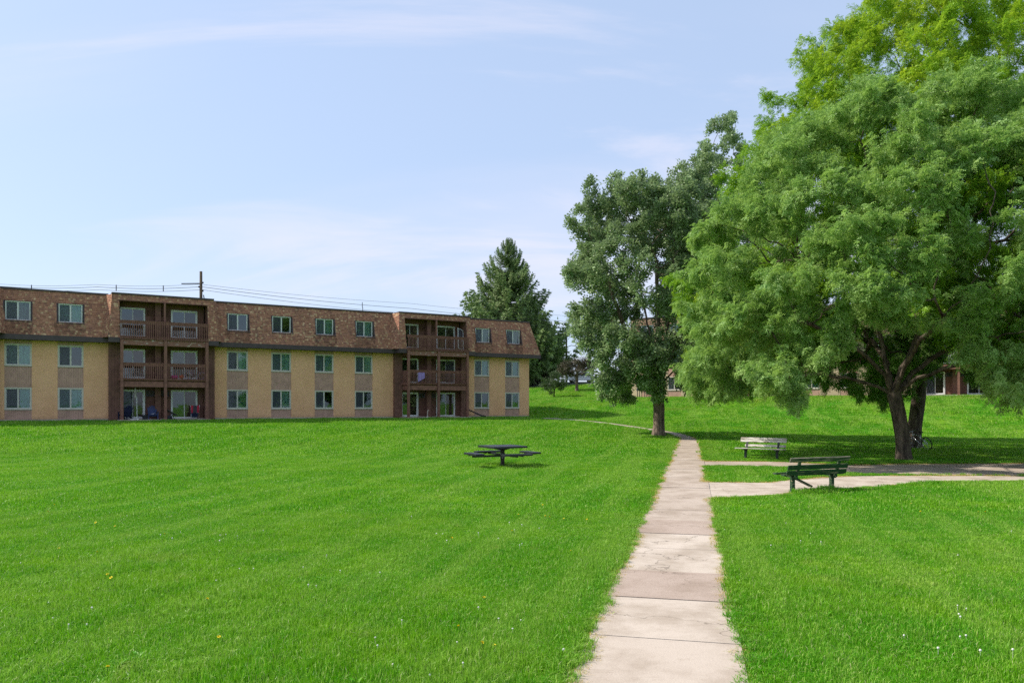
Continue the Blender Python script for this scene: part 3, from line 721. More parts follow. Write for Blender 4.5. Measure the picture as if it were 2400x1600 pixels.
def apartment(name, label, origin, rz, length, cols, bays, seed, detail=True, styles=None, rail_mat=None, depth=11.0, x_left=0.0, brick=None):
    rg = random.Random(seed); root = empty(name, origin, rz, label, 'building')
    rk = 1.0 if detail else .62; rail_mat = rail_mat or M_BRTRIM; brick = brick or M_BRICK
    WZ = [(.73, 2.21), (3.64, 5.12)]; UZ = (6.65, 7.93)
    # --- brick piers between the window columns
    blocks = sorted([(c, c+1.54, 'w') for c in cols]+[(b, b+BW, 'b') for b in bays])
    x = x_left
    for (a, c, k) in blocks:
        if a > x+.01:
            p = MB(); p.box(x, a, 0, .25, -.6, Z_FASC1); p.build('brick_pier', brick, root)
        x = c
    if x < length: p = MB(); p.box(x, length, 0, .25, -.6, Z_FASC1); p.build('brick_pier', brick, root)
    e = MB(); e.box(length-.25, length-.001, .25, depth, -.6, Z_FASC1); e.build('end_wall', brick, root)
    e = MB(); e.box(x_left, length-.25, depth-.25, depth, -.6, Z_FASC1); e.build('rear_wall', brick, root)
    fd = MB(); fd.box(x_left, length+.012, -.012, .2, -.7, .07); fd.build('foundation', M_CONC_G, root)
    core = MB(); core.box(x_left+.3, length-.3, .75, depth-.3, -.5, Z_TOP-.3); core.build('dark_core', M_DARKROOM, root)  # solid dark block added in place of rooms, stops light behind the windows
    for z in (2.75, 5.60):
        fl_ = MB(); fl_.box(x_left+.3, length-.3, .26, .75, z-.1, z+.1); fl_.build('floor_slab', M_DARKROOM, root)
    # --- window columns
    k = 0
    for c in cols:
        for (z0, z1) in ((-.5, .73), (2.21, 3.64), (5.12, Z_FASC1)):
            p = MB(); siding(p, c, c+1.54, .03, z0, z1, .105); p.build('spandrel_panel', M_PANEL, root)
        for (z0, z1) in WZ:
            st = styles[k] if styles else rg.choice(('blinds', 'blinds', 'open', 'half', 'dark')); k += 1
            window(root, c, c+1.54, z0, z1, .045, rg, st)
        st = styles[k] if styles else 'blinds'; k += 1
        window(root, c+.05, c+1.47, UZ[0], UZ[1], -.09, rg, st, True)
    # --- mansard
    def qm(z): return Q_BOT+(Q_TOP-Q_BOT)*(z-Z_FASC1)/(Z_TOP-Z_FASC1)
    sh = MB(); backing = MB(); cap = MB()
    runs = []; x = x_left
    for bx in sorted(bays):
        if bx > x+.2: runs.append((x, bx))
        x = bx+BW
    runs.append((x, length))
    for (a, c) in runs:
        last = abs(c-length) < .01
        first = a == x_left and a not in [b+BW for b in bays]
        BL = (a-.05, -Q_BOT, Z_FASC1); TL = (a, -Q_TOP, Z_TOP)
        BR = (c+(.85 if last else .05), -Q_BOT, Z_FASC1); TR = (c+(.03 if last else 0), -Q_TOP, Z_TOP)
        hs = [(w-.01, w+1.53, UZ[0]-.02, UZ[1]+.02) for w in cols if a-.1 < w < c]
        stn = [(w-.2, w+1.6, UZ[0]) for w in cols if a-.1 < w < c and rg.random() < .75]
        shingles(sh, BL, BR, TR, TL, rg, hs, stains=stn, k=rk)
        # roof deck behind the shingles, cut round the windows, and the recess trims
        xs = a-.05
        for h in hs+[None]:
            xe = h[0] if h else BR[0]
            if h is None and last:
                backing.quad((xs, -Q_BOT, Z_FASC1), BR, TR, (xs, -Q_TOP, Z_TOP))
            else:
                backing.quad((xs, -Q_BOT, Z_FASC1), (xe, -Q_BOT, Z_FASC1), (xe, -Q_TOP, Z_TOP), (xs, -Q_TOP, Z_TOP))
            if h:
                trim = MB()
                for (z0, z1) in ((Z_FASC1, h[2]), (h[3], Z_TOP)):
                    backing.quad((h[0], -qm(z0), z0), (h[1], -qm(z0), z0), (h[1], -qm(z1), z1), (h[0], -qm(z1), z1))
                yb = -.07
                for xx, d in ((h[0], 1), (h[1], -1)):
                    trim.poly([(xx, -qm(h[2])-.05, h[2]), (xx, yb, h[2]), (xx, yb, h[3]), (xx, -qm(h[3])-.03, h[3])])
                    trim.poly([(xx-.05*d, -qm(h[2])-.05, h[2]-.03), (xx+.004*d, -qm(h[2])-.05, h[2]-.03), (xx+.004*d, -qm(h[3])-.045, h[3]), (xx-.05*d, -qm(h[3])-.045, h[3])])
                trim.quad((h[0]-.05, -qm(h[2])-.055, h[2]-.03), (h[1]+.05, -qm(h[2])-.055, h[2]-.03), (h[1]+.05, yb, h[2]+.012), (h[0]-.05, yb, h[2]+.012))
                trim.quad((h[0]-.05, -qm(h[2])-.055, h[2]-.08), (h[1]+.05, -qm(h[2])-.055, h[2]-.08), (h[1]+.05, -qm(h[2])-.055, h[2]-.03), (h[0]-.05, -qm(h[2])-.055, h[2]-.03))
                trim.quad((h[0], -qm(h[3])-.06, h[3]+.012), (h[1], -qm(h[3])-.06, h[3]+.012), (h[1], yb, h[3]), (h[0], yb, h[3]))
                # cheek walls closing the recess beside the frame
                trim.box(h[0], h[0]+.055, yb, -.03, h[2], h[3]); trim.box(h[1]-.055, h[1], yb, -.03, h[2], h[3])
                trim.build('recess_trim', M_FASCIA, root); xs = h[1]
        p = MB(); p.box(a-.05, BR[0]+(.03 if last else 0), -Q_BOT-.04, -.002, Z_FASC0, Z_FASC1); p.build('fascia', M_FASCIA, root)
        cap.box(a, c+(.06 if last else 0), -Q_TOP-.07, .3, Z_TOP-.02, Z_TOP+.10)
        if last:   # the hipped end
            BL2, TL2 = BR, TR; BR2 = (c+.85, depth, Z_FASC1); TR2 = (c+.03, depth, Z_TOP)
            shingles(sh, BL2, BR2, TR2, TL2, rg, k=rk); backing.quad(BL2, BR2, TR2, TL2)
            p = MB(); p.box(c+.002, c+.88, -.002, depth, Z_FASC0, Z_FASC1); p.build('fascia', M_FASCIA, root); cap.box(c-.2, c+.06, .3, depth, Z_TOP-.02, Z_TOP+.10)
    # --- balcony bays
    post_me = MB().box(-.095, .095, -.095, .095, -.7, 5.57).mesh('post', M_BRTRIM)
    bal_me = MB().box(-.019, .019, -.019, .019, 0, .98).mesh('baluster', rail_mat)
    for ib, b0 in enumerate(sorted(bays)):
        def X(v): return b0+v
        wall = MB(); siding(wall, X(.7), X(6.3), .15, -.3, 8.45); wall.build('bay_back_wall', M_BROWN, root)
        for (a, c) in ((0, .7), (6.3, 7.0)):
            p = MB(); siding(p, X(a), X(c), -.30, -.6, Z_FASC0+.1, .19); p.box(X(a)+.002, X(c)-.002, -.16, .15, -.6, Z_FASC0+.1); p.build('side_pier', M_BROWN, root)
        p = MB(); p.box(X(2.95), X(3.33), -.42, .148, -.3, 8.40); p.build('storage_closet', M_BROWN, root)
        p = MB(); p.box(X(.5), X(6.5), -1.75, .14, -.5, .02); p.build('patio_slab', M_CONC_G, root)
        for (z0, z1, m) in ((2.72, 2.90, M_BRTRIM), (5.62, 5.84, M_BRTRIM)):
            p = MB(); p.box(X(.62), X(6.38), -1.40, .148, z0, z1); p.build('balcony_deck', m, root)
            p = MB()
            for a, c in ((.84, 3.39), (3.61, 6.16)): p.box(X(a), X(c), -1.50, -1.42, z0-.42, z0-.04)
            p.build('balcony_beam', M_PEEL if z0 > 5 else M_BRTRIM, root)
            p = MB()
            for a in (.70, 6.2): p.box(X(a), X(a)+.08, -1.40, .14, z0-.42, z0-.05)
            p.build('side_joist', M_BRTRIM, root)
        for v in (.74, 3.5, 6.26):
            link('post', post_me, root, (X(v), -1.52, 0))
        # railings: a deep top board, a bottom rail and square balusters
        for lev, (zb, zt) in enumerate(((2.78, 3.94), (5.60, 6.86))):
            for (a, c) in ((.84, 3.40), (3.60, 6.16)):
                if lev: a, c = (.62, 3.49) if a < 1 else (3.51, 6.38)
                rp = MB(); yy = -1.56 if lev else -1.50
                rp.box(X(a), X(c), yy-.04, yy, zt-.20, zt); rp.box(X(a), X(c), yy-.07, yy+.05, zt, zt+.035); rp.box(X(a), X(c), yy-.03, yy+.01, zb, zb+.09)
                if not detail:
                    nb = int((c-a)/.118)
                    for i in range(nb): xx = X(a+(i+.5)*(c-a)/nb); rp.box(xx-.019, xx+.019, yy-.06, yy-.03, zb+.02, zt-.02)
                r = rp.build('railing', rail_mat, root)
                if detail:
                    nb = int((c-a)/.118)
                    for i in range(nb):
                        o = link('baluster', bal_me, r, (X(a+(i+.5)*(c-a)/nb), yy-.062, zb+.02)); o.scale = (1, 1, (zt-zb-.04)/.98)
            if not lev:
                for v in (.74, 6.26):
                    rp = MB(); rp.box(X(v)-.02, X(v)+.02, -1.42, -.31, zt-.2, zt); rp.box(X(v)-.02, X(v)+.02, -1.42, -.31, zb, zb+.09)
                    r = rp.build('side_railing', rail_mat, root)
                    if detail:
                        for i in range(9): link('baluster', bal_me, r, (X(v)-.04, -1.36+i*.12, zb+.02)).scale = (1, 1, (zt-zb-.04)/.98)
        # doors, air conditioners, lamps
        DS = [('screenL', 'blinds', 'gap', 'screenR', 'dark', 'screenR'), ('screenL', 'gap', 'dark', 'gap', 'dark', 'dark'), ('dark', 'gap', 'dark', 'screenR', 'blinds', 'dark')][ib % 3]
        for lev, zf in enumerate((.05, 2.94, 5.88)):
            door(root, X(.74), X(2.34), zf, zf+2.08, .115, rg, DS[(lev*2) % 6], .07 if lev else .11)
            door(root, X(4.05), X(5.85), zf, zf+2.08, .115, rg, DS[(lev*2+1) % 6])
            for xa in (2.42, 3.42):
                ac = MB(); frame_boxes(ac, X(xa), X(xa+.5), zf+1.62, zf+2.02, .02, .149, .04)
                for i in range(5): ac.box(X(xa+.05), X(xa+.45), .06, .10, zf+1.68+i*.06, zf+1.71+i*.06)
                ac.build('air_conditioner', M_BROWN if lev else M_GREYF, root)
        # bay mansard: jambs, head, cheeks
        tl, tr = X(.2), X(6.8); bl_, br_ = X(-.08), X(7.08); ol, orr = X(.62), X(6.38); zo = 8.36
        def qb(z): return BQ_BOT+(BQ_TOP-BQ_BOT)*(z-Z_FASC1)/(Z_TOP-Z_FASC1)
        def P(x, z): return (x, -qb(z), z)
        xl = lambda z: bl_+(tl-bl_)*(z-Z_FASC1)/(Z_TOP-Z_FASC1)
        xr = lambda z: br_+(tr-br_)*(z-Z_FASC1)/(Z_TOP-Z_FASC1)
        faces = [(P(bl_, Z_FASC1), P(ol, Z_FASC1), P(ol, zo), P(xl(zo), zo)),
                 (P(orr, Z_FASC1), P(br_, Z_FASC1), P(xr(zo), zo), P(orr, zo)),
                 (P(xl(zo), zo), P(xr(zo), zo), P(tr, Z_TOP), P(tl, Z_TOP)),
                 ((bl_-.42, -.5, Z_FASC1), P(bl_, Z_FASC1), P(tl, Z_TOP), (tl-.36, .04, Z_TOP)),
                 (P(br_, Z_FASC1), (br_+.42, -.5, Z_FASC1), (tr+.36, .04, Z_TOP), P(tr, Z_TOP))]
        for f in faces:
            shingles(sh, *f, rg, warm=1.25, k=rk); backing.quad(*f)
        inn = MB()   # the inside of the roof bay: jamb linings, ceiling
        inn.quad((ol, -qb(Z_FASC1), Z_FASC1), (ol, .15, Z_FASC1), (ol, .15, zo), (ol, -qb(zo), zo))
        inn.quad((orr, .15, Z_FASC1), (orr, -qb(Z_FASC1), Z_FASC1), (orr, -qb(zo), zo), (orr, .15, zo))
        inn.quad((ol, -qb(zo)-.02, zo-.03), (orr, -qb(zo)-.02, zo-.03), (orr, .15, zo-.03), (ol, .15, zo-.03))
        inn.build('bay_lining', M_BROWN, root)
        hd = MB(); hd.box(ol, orr, -qb(zo)-.05, -qb(zo)+.06, zo-.06, zo+.01); hd.box(X(3.44), X(3.56), -qb(7.6)-.04, -qb(7.6)+.08, 6.8, zo-.06); hd.build('opening_head', M_BRTRIM, root)
        for (a, c) in ((bl_, X(.62)), (X(6.38), br_)): p = MB(); p.box(a, c, -BQ_BOT-.05, -Q_BOT-.042, Z_FASC0, Z_FASC1-.004); p.build('fascia', M_FASCIA, root)
        cap.box(tl-.05, tr+.05, -BQ_TOP-.07, .3, Z_TOP+.0, Z_TOP+.115)
    o = sh.build('shingles', M_SHINGLE, root); o['kind'] = 'stuff'
    backing.build('roof_deck', M_FASCIA, root); cap.build('roof_edge_cap', M_FASCIA, root)
    rf = MB(); rf.box(x_left, length, .3, depth, Z_TOP-.25, Z_TOP-.05); rf.build('flat_roof', M_FASCIA, root)
    return root

B_ROT = math.atan2(DF[1], DF[0]); B_ORG = (P0[0], P0[1], 1.2)
B_MAT = Matrix.Translation(B_ORG) @ Matrix.Rotation(B_ROT, 4, 'Z')
def bw(x, y, z): return tuple(B_MAT @ Vector((x, y, z)))
STY = ['half', 'blinds', 'open', 'blinds', 'dark', 'blinds',           # columns left of the first bay: floor 1, 2, 3
       'green', 'half', 'dark', 'half', 'blinds', 'dark', 'dark', 'blinds', 'blinds', 'open', 'blinds', 'blinds',
       'dark', 'blinds', 'tan', 'green', 'blinds', 'tan']
apartment('apartment_building', 'long three storey buff brick block with brown shingled top floor and timber balconies', B_ORG, B_ROT, 41.13,
          [.21, 3.24, 14.22, 17.5, 20.91, 24.23, 35.34, 38.54], [-7.12, 6.3, 27.6], 11, True, STY, x_left=-10)
M_RAILW = mat('pale_grey_railing', (0.50, 0.51, 0.52), .6, .1, 5)
b2x = 13.4; b2y = 86.2
apartment('apartment_building', 'sunlit tan brick block with pale balcony railings, half hidden behind the locust trees', (b2x, b2y, 3.12), math.atan2(-.551, .835), 44.0,
          [1.2, 4.3, 15.2, 18.5, 21.9, 25.2, 36.4, 39.6], [7.3, 28.4], 23, False, None, M_RAILW, brick=M_BRICK2)
# ------------------------------------------------------------------ trees
def colonize(init_pts, init_par, A, step, di, dk, rs, trop=(0, 0, 0), jit=.25, iters=260, maxn=9000):
    """space colonisation: branches grow towards the points of the crown volume"""
    N = [np.array(p, float) for p in init_pts]; par = list(init_par)
    P = np.zeros((maxn+2000, 3)); n = len(N); P[:n] = N
    A = A.copy(); D = np.full(len(A), 1e9); I = np.zeros(len(A), int)
    def upd(lo, hi):
        nonlocal D, I
        for c in range(lo, hi, 256):
            d = np.linalg.norm(A[:, None]-P[None, c:min(hi, c+256)], axis=2)
            j = d.argmin(1); m = d[np.arange(len(A)), j]; b = m < D
            D[b] = m[b]; I[b] = j[b]+c
    upd(0, n); trop = np.array(trop)
    for it in range(iters):
        act = D < di
        if it < 40 and act.sum() == 0: act = D < D.min()*1.15
        if act.sum() == 0 or n > maxn: break
        ia = I[act]; v = A[act]-P[ia]; v /= np.linalg.norm(v, axis=1)[:, None]+1e-9
        uq, inv = np.unique(ia, return_inverse=True)
        acc = np.zeros((len(uq), 3)); np.add.at(acc, inv, v)
        acc /= np.linalg.norm(acc, axis=1)[:, None]+1e-9
        acc += trop+rs.normal(0, jit, acc.shape)
        acc /= np.linalg.norm(acc, axis=1)[:, None]+1e-9
        new = P[uq]+acc*step
        m = len(uq); P[n:n+m] = new; par += uq.tolist(); upd(n, n+m); n += m
        keep = D > dk; A = A[keep]; D = D[keep]; I = I[keep]
        if len(A) == 0: break
    return P[:n].copy(), np.array(par)

def limb_mesh(P, par, r_base, tip=.008, exp=2.3, flare=1.5, rmin=.011, sides=(10, 6, 4)):
    n = len(P); nch = np.zeros(n, int); kids = [[] for _ in range(n)]
    for i in range(1, n): kids[par[i]].append(i); nch[par[i]] += 1
    r = np.zeros(n)
    for i in range(n-1, -1, -1):
        r[i] = tip if not kids[i] else sum(r[k]**exp for k in kids[i])**(1/exp)
    k = math.log(r_base/tip)/math.log(max(r[0], tip*1.01)/tip); r = tip*(r/tip)**k
    b = MB(); stack = [0]; chains = []
    used = set(); roots = [0]
    while roots:
        s = roots.pop(); ch = [par[s], s] if par[s] >= 0 else [s]; c = s
        while kids[c]:
            ks = sorted(kids[c], key=lambda q: -r[q]); roots += ks[1:]; c = ks[0]; ch.append(c)
        chains.append(ch)
    for ch in chains:
        rr = [r[c] for c in ch]
        if len(ch) > 1 and par[ch[1]] == ch[0] and ch[0] != 0: rr[0] = min(rr[0], rr[1]*1.25)
        keep = len(ch)
        if max(rr[1:] or rr) < rmin: continue
        pts = [P[c] for c in ch]
        m = sides[0] if rr[0] > .12 else sides[1] if rr[0] > .035 else sides[2]
        b.tube(pts, rr, m, cap=False)
    return b, r, kids

def spray_locust(seed, m, name):
    """a drooping twig with alternate feathery compound leaves"""
    rg = random.Random(seed); V, F, B = [], [], []
    L = .46
    for i in range(12):
        t = (i+.6)/12*L; base = Vector((t, rg.uniform(-.05, .05), -.30*t*t+rg.uniform(-.05, .05))); side = 1 if i % 2 else -1
        dirn = Vector((rg.uniform(-.1, .9), side*rg.uniform(.2, 1.0), rg.uniform(-.9, .45))).normalized()
        ll = rg.uniform(.10, .17); up = Vector((rg.uniform(-.7, .7), rg.uniform(-.7, .7), 1)).normalized()
        lat = dirn.cross(up).normalized(); tone = rg.random()
        for j in range(5):
            u = (j+.7)/5; c = base+dirn*(ll*u)+Vector((0, 0, -.07*u*u))
            for s in (-1, 1):
                d = (lat*s+dirn*rg.uniform(.1, .7)+up*rg.uniform(-.6, .4)).normalized(); w = (d.cross(up)+up*rg.uniform(-.4, .4)).normalized()
                ln = rg.uniform(.048, .070)*(1.1-.35*abs(u-.5)); wd = ln*.50
                k = len(V); V += [c, c+d*ln*.5+w*wd*.5, c+d*ln, c+d*ln*.5-w*wd*.5]; F.append((k, k+1, k+2, k+3)); B += [min(1, max(0, tone+rg.uniform(-.3, .3)))]*4
    return source(name, V, F, B, m)
def spray_maple(seed, m, name, size=.14, n=11, L=.5, spread=.16):
    rg = random.Random(seed); V, F, B = [], [], []
    for i in range(n):
        t = (i+.5)/n*L; a = i*2.4
        base = Vector((t, 0, -.2*t*t))+Vector((rg.uniform(.0, .08), math.cos(a)*spread*rg.uniform(.5, 1), math.sin(a)*spread*rg.uniform(.5, 1)))
        d = Vector((rg.uniform(-.2, 1), rg.uniform(-1, 1), rg.uniform(-.9, .35))).normalized()
        w = d.cross(Vector((rg.uniform(-.5, .5), rg.uniform(-.5, .5), 1))).normalized(); nn = d.cross(w)
        s = size*rg.uniform(.75, 1.2); tone = rg.random()
        pts = [(0, 0), (.25, .5), (.42, .2), (.62, .42), (.66, .14), (1, 0), (.66, -.14), (.62, -.42), (.42, -.2), (.25, -.5)]
        k = len(V)
        for (u, v) in pts: V.append(base+d*u*s+w*v*s+nn*(abs(v)*.25*s))
        F.append(tuple(range(k, k+10))); B += [tone]*10
    return source(name, V, F, B, m)

def dir_to_euler(d, rs, roll=.5):
    """rotation that points local +X along d"""
    yaw = np.arctan2(d[:, 1], d[:, 0]); pitch = -np.arcsin(np.clip(d[:, 2], -1, 1))
    return np.stack([rs.normal(0, roll, len(d)), pitch, yaw], -1)

def crown_clumps(rs, n, prof, center, inner_floor, csize, per, flat=.35, shell=.55, squash=(1, 1), zbias=1.0, lean=(0, 0), reject=None):
    """clumps of attraction points filling a crown whose radius by height is given as (height, radius) pairs"""
    hs = np.array([p[0] for p in prof]); rr = np.array([p[1] for p in prof]); out = []; k = 0
    wts = np.interp(np.linspace(hs[0], hs[-1], 200), hs, rr); cdf = np.cumsum(wts**zbias); cdf /= cdf[-1]
    while k < n:
        h = np.interp(rs.random(), cdf, np.linspace(hs[0], hs[-1], 200))
        a = rs.random()*2*np.pi; f = shell+(1-shell)*rs.random()**.6 if rs.random() < .78 else rs.random()**.5
        rad = np.interp(h, hs, rr)*f
        if h < inner_floor(rad): continue
        c = np.array([center[0]+lean[0]*h+math.cos(a)*rad*squash[0], center[1]+lean[1]*h+math.sin(a)*rad*squash[1], h])
        if reject is not None and reject(c): continue
        s = csize*rs.uniform(.7, 1.35); q = rs.normal(0, 1, (per, 3)); q /= np.linalg.norm(q, axis=1)[:, None]; q *= (rs.random(per)**.4)[:, None]*s; q[:, 2] *= flat
        out.append(c+q); k += 1
    return np.concatenate(out)

def make_tree(name, label, base, init, A, r_base, leafsrc, bark, seed, n_spray, step=.42, di=3.2, dk=.55, trop=(0, 0, 0), droop=.25, scl=(.85, 1.25), tintf=None, thin=.022, group=None, up=0.0, cat='tree', jit=.25, out_from=None):
    rs = np.random.RandomState(seed)
    root = empty(name, base, 0, label, cat, group)
    pts, par, top = [], [], 0
    for ch in init:            # chains of hand placed points; the first point of each is an index or None
        at, ps = ch; last = top if at is not None else -1      # later chains leave from the top of the trunk
        for p in ps:
            p = np.array(p, float)
            if last >= 0:
                a = pts[last]; n = max(1, int(np.linalg.norm(p-a)/step))
                for i in range(1, n+1):
                    q = a+(p-a)*i/n+(rs.normal(0, .03, 3) if i < n else 0); pts.append(q); par.append(last); last = len(pts)-1
            else: pts.append(p); par.append(-1); last = len(pts)-1
        if at is None: top = last
    P, pr = colonize(pts, par, A, step, di, dk, rs, trop, jit)
    b, r, kids = limb_mesh(P, pr, r_base)
    # root flare
    Vb = np.array(b.v); z = Vb[:, 2]; near = (z < .9) & (np.hypot(Vb[:, 0], Vb[:, 1]) < r_base*2.5)
    ang = np.arctan2(Vb[:, 1], Vb[:, 0])
    k = 1+np.clip((.6-z)/.6, 0, 1)**2*(.32+.22*np.sin(ang*5+seed)); Vb[near, 0] *= k[near]; Vb[near, 1] *= k[near]
    b.v = [tuple(v) for v in Vb]
    b.build('trunk', bark, root, smooth=True)
    # foliage on the thin wood
    cand = np.where(r < thin)[0]; cand = cand[cand > 0]
    pick = rs.choice(cand, n_spray, replace=n_spray > len(cand))
    d = P[pick]-P[pr[pick]]; d /= np.linalg.norm(d, axis=1)[:, None]+1e-9
    cen = np.array(out_from if out_from is not None else (np.mean(P[:, 0]), np.mean(P[:, 1]), np.mean(P[:, 2])*.8))
    o = P[pick]-cen; o /= np.linalg.norm(o, axis=1)[:, None]+1e-9
    dd = d*.7+o*.5+rs.normal(0, .55, d.shape); dd[:, 2] += up-droop; dd /= np.linalg.norm(dd, axis=1)[:, None]
    pos = P[pick]+rs.normal(0, .10, d.shape)
    rot = dir_to_euler(dd, rs); s = rs.uniform(scl[0], scl[1], n_spray); sc = np.stack([s, s, s], -1)
    tint = tintf(pos, rs) if tintf else rs.random(n_spray)*.15
    scatter('crown', pos, rot, sc, rs.randint(0, len(leafsrc), n_spray), tint, leafsrc, root)['kind'] = 'stuff'
    return root

LOC1 = [spray_locust(i, M_LOC1, 'locust_spray_%d' % i) for i in range(5)]
LOC2 = [spray_locust(20+i, M_LOC2, 'locust_yellow_spray_%d' % i) for i in range(5)]
MAP = [spray_maple(40+i, M_MAPLE, 'maple_spray_%d' % i, .17) for i in range(5)]
BSH = [spray_maple(60+i, M_BUSH, 'bush_spray_%d' % i, .13, 12, .4) for i in range(3)]

# front honey locust, a broad dome hanging almost to the grass
def floor1(r): return max(2.7, 5.2-.80*max(0, r-1.6))
def open_front(c):      # the fork and the big limbs stay in view from the path
    al = -(c[0]*.455+c[1]*.89); ac = abs(c[0]*.89-c[1]*.455); return al > -1 and ac < 2.0 and c[2] < 4.3+.10*max(0, al)
rs = np.random.RandomState(5)
A = crown_clumps(rs, 330, [(2.3, 7.8), (4, 8.6), (8, 8.5), (10.3, 7.2), (12.5, 5.2), (14, 3.3), (15.1, .9)], (0, 0), floor1, .9, 11, .45, .74, reject=open_front)
A = np.concatenate([A, crown_clumps(rs, 62, [(2.8, 7.6), (5.2, 8.5)], (0, 0), lambda r: 2.8 if r > 5.4 else 9, .9, 12, .45, .7, reject=open_front)])
trunk1 = [(None, [(0, 0, -.2), (-.02, 0, .9), (-.18, .02, 1.9), (-.34, .05, 2.6)])]
def limbs(att, lst): return [(att, [np.array(p) for p in l]) for l in lst]
init1 = trunk1+limbs(1, [[(-.9, .2, 2.95), (-2.1, .4, 3.35), (-3.4, .6, 3.5)], [(-.8, -.2, 3.4), (-1.9, -.5, 4.3), (-3.4, -.9, 5.2)], [(-.55, .3, 3.8), (-.7, .6, 5.4), (-1.0, 1.0, 7.4)],
      [(.0, .1, 3.7), (.5, -.2, 5.0), (1.1, -.3, 7.2)], [(.5, .3, 3.5), (1.7, .5, 4.3), (3.6, .9, 5.1)], [(-.1, .9, 3.5), (.2, 2.2, 4.4), (.5, 3.8, 5.2)], [(-.4, -.8, 3.6), (-.5, -2.0, 4.5), (-.6, -3.6, 5.2)], [(.3, -.5, 3.3), (1.6, -1.6, 3.9), (3.0, -2.8, 4.3)]])
def tint1(p, rs):
    t = rs.random(len(p))*.22; c = rs.normal(0, 1, (14, 3)); return t
make_tree('honey_locust_tree', 'broad spreading grey-green locust tree nearest the benches, its crown hanging low', (15.76, 30.94, 0), init1, A, .275, LOC1, M_BARK1, 5, 23000, .40, 3.0, .5, (0, 0, -.03), .30, (.95, 1.35), tint1, .020)

# taller, yellowing honey locust behind it
def floor2(r): return max(3.6, 8.2-.45*r)
rs = np.random.RandomState(8)
A = crown_clumps(rs, 390, [(3.2, 9.5), (6, 11.2), (9, 11.8), (13, 9.2), (16, 7.4), (19, 5.8), (21, 4.4), (22.3, 2.7), (23.2, .8)], (.4, .5), floor2, 1.55, 12, .42, .62, zbias=.9)
trunk2 = [(None, [(0, 0, -.2), (.12, .05, 1.2), (.34, .1, 2.6), (.45, .1, 3.6)])]
init2 = trunk2+limbs(1, [[(-.3, .2, 5.5), (-1.2, .4, 8), (-2.4, .6, 11), (-3.5, .8, 15)], [(.8, 0, 6), (1.4, -.2, 9), (2.2, .1, 13), (3.0, .4, 17)], [(-1.6, -.6, 4.8), (-4.0, -1.2, 6.0), (-7, -1.5, 7.2)], [(2.0, .6, 4.8), (4.6, 1.0, 6.4), (7.5, 1.2, 8)], [(.4, 1.6, 5.2), (.6, 4, 7.5), (.4, 6, 10)], [(.3, -1.4, 5.4), (.2, -3.6, 8), (0, -5.6, 11)]])
yc = np.random.RandomState(3)
YC = np.array([(-7, -2, 17), (-5, -3, 20), (-1, -3, 20.5), (-9, -2, 13), (2, -4, 18), (-10.5, -1, 8), (-10.5, -2, 5), (4, -4, 15), (-3, -5, 17), (-11, 0, 6.5), (6, -4, 17), (-8, -4, 15)])
def tint2(p, rs):
    d = np.min(np.linalg.norm(p[:, None]-YC[None], axis=2), axis=1)
    return np.clip(np.clip(1.05-d/3.4, 0, .76)*rs.uniform(.1, 1, len(p))+rs.random(len(p))*.16, 0, 1)
make_tree('honey_locust_tree', 'taller yellowing locust tree behind, its top filling the upper right corner', (20.28, 38.84, 0), init2, A, .33, LOC2, M_BARK1, 9, 21000, .5, 3.6, .65, (0, 0, .02), .22, (1.0, 1.45), tint2, .024)

# silver maple beside the bend of the path
def floorm(r): return 3.0 if r > 1.6 else 3.9
rs = np.random.RandomState(12)
A = crown_clumps(rs, 178, [(2.9, 3.2), (4.8, 4.7), (8, 5.2), (12, 5.3), (15, 4.6), (16.8, 2.8)], (-.6, 0), floorm, .80, 12, 1.1, .6)
for (x, y, h0, h1) in ((-4.6, 0, 13.5, 17.3), (-2.9, .5, 14, 17.9), (-1.4, -.4, 14, 18.0), (1.3, .2, 13, 18.9), (3.3, .3, 12, 20.4), (3.0, -.5, 12, 19.6), (-.6, -2, 12, 16.8), (.6, 1.6, 12, 17.0)):
    k = 40; t = rs.random(k); A = np.concatenate([A, np.stack([x+rs.normal(0, .85, k)*(1.2-t), y+rs.normal(0, .85, k)*(1.2-t), h0+(h1-h0)*t], -1)])
trunkm = [(None, [(0, 0, -.2), (-.03, 0, 1.2), (-.06, 0, 2.4), (-.1, 0, 3.3)])]
initm = trunkm+limbs(1, [[(-.7, .1, 4.4), (-2.0, .2, 6.5), (-3.3, .2, 10), (-4.0, .1, 13)], [(-.3, .2, 5.5), (-1.0, .3, 9), (-1.8, .2, 13)], [(.3, 0, 5), (.8, 0, 9), (1.1, .1, 14)], [(-.2, -.6, 5), (-.4, -1.4, 9), (-.6, -1.8, 12)], [(.1, .8, 5), (.2, 1.4, 9), (.2, 1.6, 12)], [(.9, .2, 5.5), (2.0, .3, 9), (2.9, .3, 14)], [(-1.2, -.3, 4.0), (-2.8, -.6, 4.8)], [(1.0, .3, 4.4), (2.0, .5, 5.6)]])
make_tree('maple_tree', 'tall dark green maple beside the bend of the path', (10.08, 52.6, .13), initm, A, .40, MAP, M_BARK2, 13, 14500, .42, 2.6, .5, (0, 0, .12), .0, (.8, 1.2), lambda p, rs: rs.random(len(p))*.35, .022, up=.15)
rs = np.random.RandomState(15); x, y = 27.8, 103.0
A = crown_clumps(rs, 80, [(6, 4.5), (12, 6.0), (20, 6.0), (26, 5.0), (31, 3.2), (34, 1.5), (36, .4)], (0, 0), lambda r: 6, 1.6, 12, 1.0, .55)
